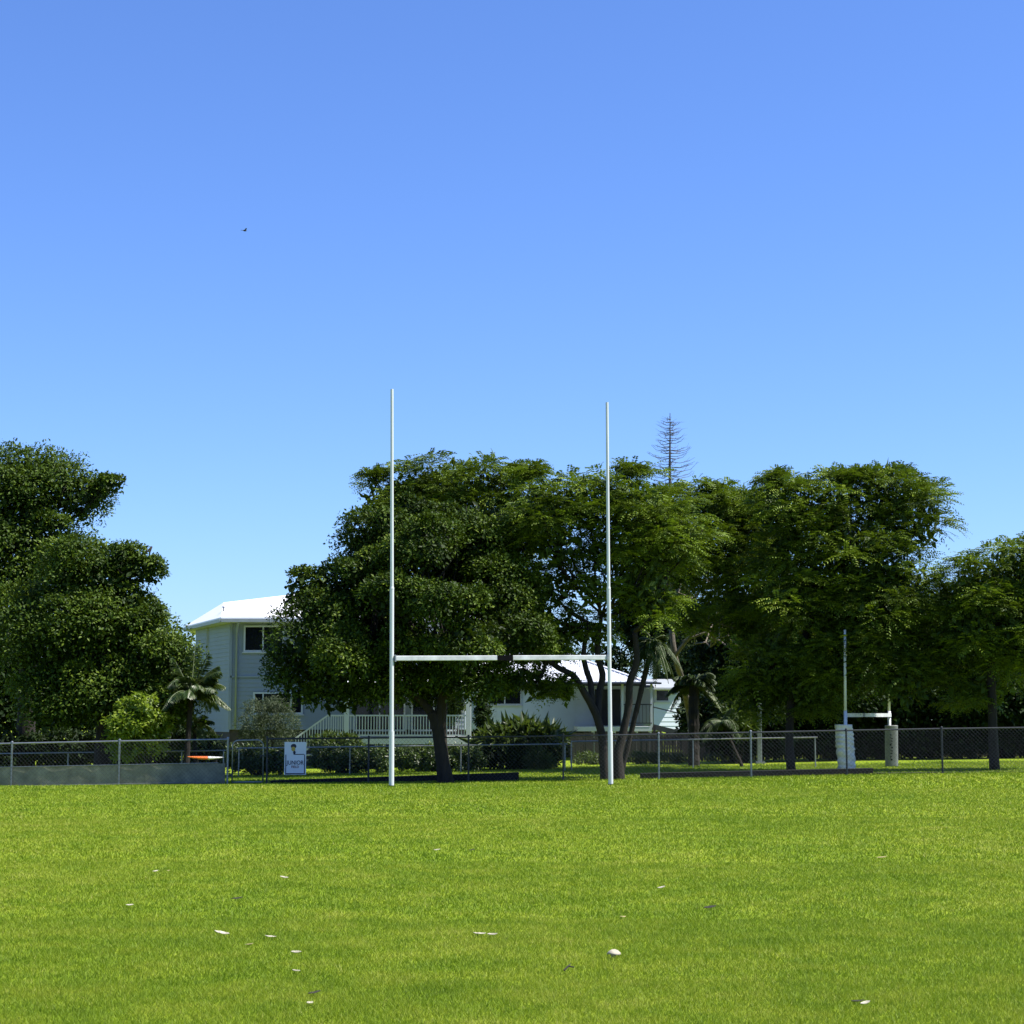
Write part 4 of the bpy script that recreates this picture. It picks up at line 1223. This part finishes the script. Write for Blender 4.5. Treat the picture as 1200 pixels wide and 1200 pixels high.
# dark understory behind on the right
for px, py, rx, ry, Y, lab in ((872, 795, 50, 70, 68, 'dark bushy understory tree beside the steel pole'), (952, 785, 70, 84, 70, 'dark bushy understory tree behind the straight dark trunk'),
                               (1045, 785, 70, 86, 71, 'dark bushy understory tree behind the junior goal posts'), (1140, 805, 66, 66, 70, 'dark bushy understory tree at the far right edge'), (1230, 800, 60, 70, 70, 'dark bushy understory tree outside the right edge')):
    b = gp(px, Y)
    tree(lab, b, [([b, at(px, 850, Y), at(px, 810, Y)], [.14, .1, .07])],
         [LP(px, py, rx, ry, Y), LP(px - rx * .5, py - ry * .6, rx * .7, ry * .6, Y + .5), LP(px + rx * .4, py + ry * .3, rx * .7, ry * .6, Y - .6), LP(px - rx * .3, 866, rx * .7, 24, Y), LP(px + rx * .5, 868, rx * .6, 22, Y + .3)],
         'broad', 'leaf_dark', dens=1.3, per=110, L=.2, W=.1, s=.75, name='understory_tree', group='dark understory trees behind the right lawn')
# far trees closing the horizon
for i, (px, py, rx, ry, Y) in enumerate(((-40, 790, 80, 80, 100), (90, 800, 80, 70, 102), (215, 815, 50, 50, 108), (560, 770, 60, 70, 100), (640, 790, 40, 60, 104), (700, 800, 50, 40, 112), (830, 770, 46, 70, 92), (770, 700, 46, 70, 114), (940, 760, 60, 90, 108), (1040, 760, 70, 90, 106), (1160, 760, 80, 90, 108), (1270, 770, 70, 80, 110))):
    b = gp(px, Y)
    lab = ['far tree outside the left edge', 'far tree behind the left tree', 'low far tree behind the end of the two-storey house', 'far tree above the veranda between the two houses', 'far tree left of the iron roof', 'far tree above the iron roof',
           'far tree behind the drooping palm', 'far tree at the foot of the bare dead conifer', 'far tree behind the straight dark trunk', 'far tree behind the junior goal posts', 'far tree behind the right edge tree', 'far tree outside the right edge'][i]
    tree('hazy green ' + lab, b, [([b, at(px, py + ry * .7, Y), at(px, py, Y)], [.3, .22, .14])],
         [LP(px, py, rx, ry, Y), LP(px - rx * .5, py + ry * .5, rx * .6, ry * .5, Y - .6), LP(px + rx * .5, py + ry * .45, rx * .6, ry * .5, Y - .4)],
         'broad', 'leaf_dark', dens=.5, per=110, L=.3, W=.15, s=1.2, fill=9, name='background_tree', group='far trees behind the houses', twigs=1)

# dead conifer
def conifer():
    Y = 115.0
    b = gp(786.5, Y); t = at(785, 484, Y)
    root = thing('dead_conifer', 'bare dead conifer spire rising above the tree tops', 'tree', b)
    mb = MB()
    n = 12
    mb.tube([b.lerp(t, k / n) + Vector((random.uniform(-.03, .03), 0, 0)) for k in range(n + 1)], [.34 * (1 - k / n) + .02 for k in range(n + 1)], 8)
    build('trunk', mb, 'bark_dead', root)
    mb = MB()
    zt = t.z; z = zt - .4
    while z > at(785, 640, Y).z:
        d = zt - z
        Lb = min(2.2, .25 + .42 * d)
        a0 = random.random() * 6.28
        x0 = b.x + (t.x - b.x) * (z - b.z) / (t.z - b.z)
        m = random.choice((4, 5, 6, 7))
        for k in range(m):
            if random.random() < .15: continue
            a = a0 + 6.28 * k / m + random.uniform(-.5, .5); L = Lb * random.uniform(.3, 1.15); dz = random.uniform(-.12, .1) * L
            c, s = math.cos(a), math.sin(a)
            p = [Vector((x0, Y, z)), Vector((x0 + c * L * .4, Y + s * L * .4, z - .05 * L)), Vector((x0 + c * L * .75, Y + s * L * .75, z + .03 * L)), Vector((x0 + c * L, Y + s * L, z + .2 * L + dz))]
            mb.tube(p, [.022, .017, .012, .006], 4)
            for q in range(3):
                e = p[1].lerp(p[3], random.random()); mb.tube([e, e + Vector((c * .25 + random.uniform(-.25, .25), s * .25 + random.uniform(-.25, .25), random.uniform(.02, .22)))], [.009, .004], 3)
        z -= random.uniform(.12, .24)
    build('branches', mb, 'bark_dead', root)
conifer()

# ------------------------------------------------------------------ palms
def palm_frond(fol, mb, base, az, elev, L, droop, n=22, ll=.34, lw=.035, var=.5, hang=.5):
    d = Vector((math.cos(az), math.sin(az), 0))
    pts = []
    for k in range(n + 1):
        t = k / n
        pts.append(Vector(base) + d * (L * t * math.cos(elev) * (1 - .18 * t)) + Vector((0, 0, L * (math.sin(elev) * t - droop * t * t))))
    mb.tube(pts[::3] + [pts[-1]], [.018 * (1 - .8 * i / (len(pts[::3]))) + .003 for i in range(len(pts[::3]) + 1)], 4)
    P, D, N, LL = [], [], [], []
    for k in range(2, n + 1):
        t = k / n
        tang = (pts[k] - pts[k - 1]).normalized()
        side = tang.cross(Vector((0, 0, 1))).normalized()
        up = side.cross(tang)
        for sg in (-1, 1):
            for h in (0, .5):
                P.append(pts[k - 1].lerp(pts[k], h)); D.append(side * sg * .8 + tang * .6 + Vector((0, 0, -hang * random.uniform(.5, 1.2)))); N.append(up + side * sg * .3)
                LL.append(ll * (math.sin(math.pi * min(1, .12 + .88 * t)) ** .6 + .15))
    LL = np.array(LL)
    fol.add(*leaf_geo(np.array(P), np.array(D), np.array(N), LL, np.full(len(LL), lw), var + .15 * rng.normal(size=len(LL)), .05, .25))

def palm(label, base, top, r0, r1, fronds, leaf, trunk='bark', extra=None, name='palm_tree'):
    root = thing(name, label, 'palm', base)
    mb = MB()
    base, top = Vector(base), Vector(top)
    n = 14
    mid = (base + top) / 2
    pts = [base.lerp(top, k / n) + Vector((0, 0, -.05 if k == 0 else 0)) for k in range(n + 1)]
    mb.tube(pts, [(r0 + (r1 - r0) * k / n) * (1.06 if k % 2 else .95) for k in range(n + 1)], 10, True, .04)
    build('trunk', mb, trunk, root)
    f = Fol(); st = MB()
    for fr in fronds: palm_frond(f, st, top, *fr)
    build('frond_stalks', st, 'leaf_palm_stalk', root)
    f.build('fronds', leaf, root)
    if extra:
        f = Fol(); st = MB()
        for b_, fr in extra: palm_frond(f, st, b_, *fr)
        build('frond_stalks', st, 'leaf_palm_stalk', root)
        f.build('pale_fronds', 'leaf_palm_pale', root)
    return root
M['leaf_palm_dim'] = mat_leaf('dull_palm_leaf', (0.010, 0.026, 0.004), (0.026, 0.056, 0.007), (0.070, 0.110, 0.018), (0.0560, 0.0800, 0.0120), 0.2, 0.5, 0.3)
M['leaf_palm_stalk'] = mat_plain('palm_stalk', (0.06, 0.085, 0.025), 0.6, 0.2)

rnd = random.Random(5)
Y = 56.5
palm('palm with arching fronds in front of the left corner of the two-storey house', gp(218, Y), at(224, 812, Y), .1, .07,
     [(rnd.uniform(0, 6.28), rnd.uniform(.15, 1.2), rnd.uniform(1.3, 1.9), rnd.uniform(.35, .75)) for _ in range(15)] + [(0.05, .95, 1.75, .35), (.25, .65, 1.6, .5), (-.3, 1.15, 1.7, .2), (0.1, .1, 1.5, .45), (3.0, 1.1, 1.6, .2), (1.5, 1.3, 1.7, .1)], 'leaf_palm',
     extra=[(at(224, 811, Y), (-.1, .7, 1.2, .6, 20, .28, .026))])
Y = 58.2
palm('low palm clump with short fronds at the foot of the left palm', gp(229, Y), at(228, 852, Y), .07, .06,
     [(rnd.uniform(0, 6.28), rnd.uniform(.1, 1.2), rnd.uniform(.8, 1.3), rnd.uniform(.4, .8), 18, .26, .026) for _ in range(14)], 'leaf_palm_dim')
Y = 62
palm('thick-trunked palm with drooping pale fronds right of the sunlit house corner', gp(813, Y), at(813, 802, Y), .2, .17,
     [(rnd.uniform(0, 6.28), rnd.uniform(-.1, 1.1), rnd.uniform(.9, 1.5), rnd.uniform(.4, .9), 22, .3, .028, .42) for _ in range(26)], 'leaf_palm_dim',
     extra=[(at(813, 803, Y), (-.35, .45, .85, .8, 18, .24, .022)), (at(813, 803, Y), (-.25, .1, 1.15, .9, 18, .22, .022))])
Y = 60.5
palm('small leaning palm with a thin stem right of the thick-trunked palm', gp(870, Y), at(846, 846, Y), .06, .04,
     [(rnd.uniform(0, 6.28), rnd.uniform(0, 1.2), rnd.uniform(.8, 1.3), rnd.uniform(.4, .8)) for _ in range(9)], 'leaf_palm_dim', trunk='bark')
Y = 52.2
palm('shaggy palm with strap leaves hanging beside the right goal upright', gp(727, Y), at(765, 752, Y), .07, .08,
     [(rnd.uniform(0, 6.28), rnd.uniform(-.9, 1.3), rnd.uniform(.6, 1.05), rnd.uniform(.3, .8), 14, .2, .028, .55, .2) for _ in range(44)], 'leaf_palm_dim')

# ------------------------------------------------------------------ shrubs and hedges
def HB(px0, px1, py0, py1, Y, n, label, leaf='leaf_hedge', **kw):
    w = (px1 - px0) / n
    lob = []
    for k in range(n):
        cx = px0 + w * (k + .5)
        lob.append(LP(cx, (py0 + py1) / 2 + random.uniform(-1.5, 1.5), w * .72, (py1 - py0) / 2 * random.uniform(.95, 1.08), Y + random.uniform(-.1, .1), .5))
        lob.append(LP(cx + w * .3, py1 - 7, w * .7, 9, Y - .15, .4))
    a = dict(dens=7, per=34, L=.085, W=.045, s=.13, flat=.8); a.update(kw)
    bush('hedge', label, gp((px0 + px1) / 2, Y), lob, leaf, 'hedge', 'clipped hedges beyond the fence', **a)
HB(268, 332, 874, 904, 59.5, 4, 'clipped green hedge seen through the gate')
HB(366, 452, 873, 902, 59.6, 5, 'clipped green hedge under the stair, between the sign and the left upright')
HB(462, 560, 873, 901, 59.8, 6, 'clipped green hedge under the deck, behind the big dark trunk')
bush('leafy_shrub', 'light green shrub rising above the hedge beside the sign', gp(398, 60.5), [LP(385, 873, 20, 14, 60.5, .6), LP(408, 874, 18, 11, 60.5, .6)], 'leaf_red', dens=6, per=30, L=.15, W=.06, s=.18)
bush('lime_shrub', 'bright lime green round bush behind the left fence', gp(172, 56), [LP(165, 838, 26, 24, 56, .8), LP(184, 852, 14, 18, 56.2, .5), LP(152, 852, 24, 22, 56, .7), LP(160, 872, 34, 22, 56.3, .6)], 'leaf_lime', dens=5, per=40, L=.13, W=.06, s=.2)
bush('olive_shrub', 'wispy olive-grey shrub below the lower house window', gp(312, 63), [LP(296, 850, 16, 24, 63, .6), LP(318, 838, 14, 22, 63, .6), LP(336, 846, 13, 22, 63, .5), LP(312, 862, 30, 18, 63, .7), LP(324, 828, 6, 10, 63, .3)], 'leaf_olive', dens=7, per=34, L=.12, W=.02, s=.16, flat=1.3, up=.2, fill=0)
bush('strap_leaf_shrub', 'sprawling bright green shrub with strap leaves before the pale blue wall', gp(608, 61), [LP(590, 866, 22, 13, 61, .7), LP(615, 862, 22, 14, 61, .8), LP(640, 866, 20, 13, 61, .7), LP(605, 880, 36, 14, 61, .7), LP(570, 876, 14, 14, 61.3, .5)], 'leaf_red', dens=4.5, per=22, L=.34, W=.07, s=.2, up=1.0)
bush('dark_shrub', 'dark low shrub under the strap-leaf shrub', gp(600, 60.4), [LP(580, 888, 26, 12, 60.4, .6), LP(615, 890, 22, 11, 60.4, .6), LP(645, 884, 16, 14, 61, .5)], 'leaf_dark', dens=6, per=32, L=.12, W=.05, s=.16)
bush('grass_clump', 'tufty ornamental grass clump in front of the dark low shrub', gp(632, 59.8), [LP(632, 893, 12, 9, 59.8, .3)], 'leaf_palm', 'grass clump', stem=False, dens=20, per=24, L=.35, W=.014, s=.08, flat=1.5, up=.0, fill=0)
bush('conical_shrub', 'dark conical shrub right of the white veranda post', gp(566, 67), [LP(565, 826, 7, 12, 67, .25), LP(566, 842, 10, 14, 67, .35), LP(567, 860, 11, 14, 67, .4)], 'leaf_dark', dens=11, per=34, L=.1, W=.05, s=.12)
bush('potted_shrub', 'small yellowish shrub on the deck behind the big dark trunk', (at(536, 850, 70.5).x, 70.5, at(536, 864, 70.5).z), [LP(536, 826, 11, 12, 70.5, .35), LP(530, 838, 8, 10, 70.5, .3)], 'leaf_red', dens=9, per=30, L=.12, W=.05, s=.12)
bush('dark_shrub', 'dark bushy shrub filling the gap between the pale house corner and the thick palm', gp(822, 77), [LP(812, 846, 18, 24, 77, .8), LP(838, 842, 24, 30, 77, .9), LP(822, 870, 30, 16, 77, .8)], 'leaf_dark', dens=3.5, per=36, L=.18, W=.08, s=.28)
bush('light_leaf_shrub', 'pale-leaved shrub between the small leaning palm and the steel pole', gp(866, 66), [LP(862, 840, 16, 14, 66, .5), LP(872, 850, 12, 12, 66, .5)], 'leaf_red', dens=5, per=22, L=.24, W=.06, s=.2)
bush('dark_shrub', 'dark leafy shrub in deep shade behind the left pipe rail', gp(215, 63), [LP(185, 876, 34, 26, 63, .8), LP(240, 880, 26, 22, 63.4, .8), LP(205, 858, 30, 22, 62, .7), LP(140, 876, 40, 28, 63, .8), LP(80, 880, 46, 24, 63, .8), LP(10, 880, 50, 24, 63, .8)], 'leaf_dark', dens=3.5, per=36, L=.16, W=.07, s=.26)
for i, (px, lab) in enumerate(((690, 'low weedy tuft left of the forked trunk'), (742, 'low weedy tuft right of the forked trunk'), (850, 'low weedy tuft beside the leaning palm stem'), (780, 'low weedy tuft left of the thick palm trunk'))):
    bush('weed_tuft', lab, gp(px, 69), [LP(px, 889, 22, 6, 69, .35), LP(px + 14, 890, 16, 5, 69.3, .3)], 'leaf_red', 'plant', 'weedy tufts at the back lawn edge', stem=False, dens=8, per=26, L=.16, W=.03, s=.12, up=.3, fill=0)

# ------------------------------------------------------------------ litter, bird
def litter(px, py, size, mat, label, cat='fallen leaf', name='fallen_leaf', ang=0.0, curl=.35):
    p = ground_at(px, py)
    mb = MB(); n = 8; w = size * .27
    ca, sa = math.cos(ang), math.sin(ang)
    size *= .85; tilt = random.uniform(-.2, .2); roll = random.uniform(0, .3)
    for k in range(n + 1):
        t = k / n - .5
        ww = w * math.cos(math.pi * t) ** .8 * .5 + .002
        z = p.z + .012 + size * curl * (t * t) + .3 * size * curl * random.uniform(-.1, .2)
        for sg, dz in ((-1, .25 * ww), (0, 0), (1, .35 * ww)):
            x = t * size; y = sg * ww
            mb.v.append((p.x + x * ca - y * sa, p.y + x * sa + y * ca, z + dz + tilt * x + abs(tilt) * size * .4 + roll * (y + w / 2)))
    for k in range(n):
        for q in (0, 1):
            a = k * 3 + q; mb.f.append((a, a + 1, a + 4, a + 3))
    o = build(name, mb, mat, None, tuple(p))
    s = o.modifiers.new('thickness', 'SOLIDIFY'); s.thickness = .003
    tag(o, label, cat, 'leaf litter on the field')
LT = [(260, 1098, .13, 'litter_pale', 'long pale curled leaf on the lower left grass', .1), (317, 1101, .10, 'litter_pale', 'short pale leaf just right of the long pale leaf', .4),
      (292, 1110, .07, 'litter_tan', 'tan leaf just below the long pale leaf', -.2), (347, 1119, .085, 'litter_pale', 'pale leaf halfway between the pale pair and the pale dark pair below', 0),
      (347, 1141, .06, 'litter_pale', 'small pale scrap above the pale and dark pair', .2), (363, 1179, .075, 'litter_pale', 'white curled leaf of the pair lying lowest at left centre', 1.1),
      (368, 1168, .09, 'litter_dark', 'dark leaf touching the white curled leaf at the lower left', .3),
      (278, 1056, .12, 'litter_dark', 'dark leaf on the left grass, alone above the long pale leaf', .1), (333, 1031, .10, 'litter_pale', 'pale leaf on the left middle grass', .05),
      (182, 1023, .09, 'litter_pale', 'left one of two pale scraps at the left edge', .9), (197, 1022, .07, 'litter_tan', 'right one of two pale scraps at the left edge', 1.2),
      (152, 1063, .08, 'litter_pale', 'pale scrap close to the left border of the view', .2),
      (512, 998, .10, 'litter_pale', 'pale scrap on the far grass in the middle', .2), (553, 998, .09, 'litter_dark', 'dark scrap right of the pale scrap in the middle', .1),
      (562, 1097, .11, 'litter_pale', 'left half of the broken pale strip in the centre', .02), (577, 1098, .09, 'litter_pale', 'right half of the broken pale strip in the centre', -.1),

      (775, 1043, .09, 'litter_pale', 'pale leaf on the right middle grass', .1), (832, 1067, .13, 'litter_dark', 'dark curled leaf on the right middle grass', .2),
(1033, 1007, .14, 'litter_tan', 'tan leaf on the far right grass', .05),
      (730, 1077, .07, 'litter_tan', 'tan scrap on the grass left of the dark curled leaf', .6), (1014, 1180, .075, 'litter_pale', 'pale leaf in a dark patch at the lower right', .4),
      (1005, 1177, .09, 'litter_dark', 'dark leaf beside the pale leaf at the lower right', .2)]
for px, py, s, m, lab, a in LT: litter(px, py, s, m, lab, ang=a)

def mushroom():
    p = ground_at(719, 1123)
    root = thing('mushroom', 'pale domed mushroom cap on the grass right of centre', 'mushroom', p)
    mb = MB(); prof = [(.001, .056), (.016, .055), (.032, .048), (.044, .037), (.048, .028), (.042, .026), (.012, .03)]
    seg = 18
    for r, z in prof:
        for q in range(seg):
            a = 2 * math.pi * q / seg; k = 1 + .06 * math.sin(3 * a + 1)
            mb.v.append((p.x + r * k * math.cos(a), p.y + r * k * .8 * math.sin(a), p.z + z + .004 * math.sin(2 * a)))
    for k in range(len(prof) - 1):
        for q in range(seg):
            a = k * seg + q; b = k * seg + (q + 1) % seg; mb.f.append((a, a + seg, b + seg, b))
    build('cap', mb, 'mush', root, smooth=True)
    mb = MB(); mb.tube([p + Vector((0, 0, -.01)), p + Vector((0, 0, .035))], [.018, .015], 10); build('stem', mb, 'mush', root)
mushroom()
def twig():
    p = ground_at(661, 1143); q = ground_at(671, 1142)
    mb = MB(); mb.tube([p + Vector((0, 0, .03)), p.lerp(q, .5) + Vector((0, .01, .052)), q + Vector((.01, 0, .045))], [.006, .006, .004], 6)
    mb.tube([p.lerp(q, .5) + Vector((0, .01, .052)), q + Vector((-.01, .05, .06))], [.004, .002], 5)
    tag(build('fallen_twig', mb, 'litter_dark', None, tuple(p)), 'thin dark twig on the grass below the mushroom', 'twig')
twig()

def bird():
    c = at(286.5, 270.3, 120)
    root = thing('flying_bird', 'tiny dark bird flying high in the clear sky at left', 'bird', c)
    mb = MB()
    ax = Vector((.8, .6, .0)).normalized()
    prof = [(-.16, .004), (-.12, .02), (-.05, .042), (.02, .05), (.08, .04), (.115, .03), (.14, .03), (.165, .016), (.19, .003)]
    mb.tube([c + ax * t + Vector((0, 0, .015 if t > .1 else 0)) for t, r in prof], [r for t, r in prof], 10)
    b = build('body', mb, 'bird', root, smooth=True)
    side = Vector((-.6, .8, 0))
    for sg in (-1, 1):
        mb = MB(); rows = [(0.02, .075, -.06), (.12, .075, -.055), (.22, .05, -.06), (.31, .0, -.07)]
        for s, f, bk in rows:
            z = .02 + .28 * s
            o = c + side * sg * s
            for dz in (0, -.008): mb.v.append(tuple(o + ax * f + Vector((0, 0, z + dz)))); mb.v.append(tuple(o + ax * bk + Vector((0, 0, z + dz - .01))))
        for k in range(3):
            a = k * 4
            mb.f += [(a, a + 1, a + 5, a + 4), (a + 2, a + 6, a + 7, a + 3), (a, a + 4, a + 6, a + 2), (a + 1, a + 3, a + 7, a + 5)]
        build('wing', mb, 'bird', root)
    mb = MB(); t0 = c - ax * .13
    mb.v = [tuple(t0 + side * .012), tuple(t0 - side * .012), tuple(t0 - ax * .13 - side * .05), tuple(t0 - ax * .13 + side * .05)]
    mb.v += [tuple(Vector(v) - Vector((0, 0, .006))) for v in mb.v]
    mb.f = [(0, 1, 2, 3), (7, 6, 5, 4), (0, 4, 5, 1), (1, 5, 6, 2), (2, 6, 7, 3), (3, 7, 4, 0)]
    build('tail', mb, 'bird', root)
bird()
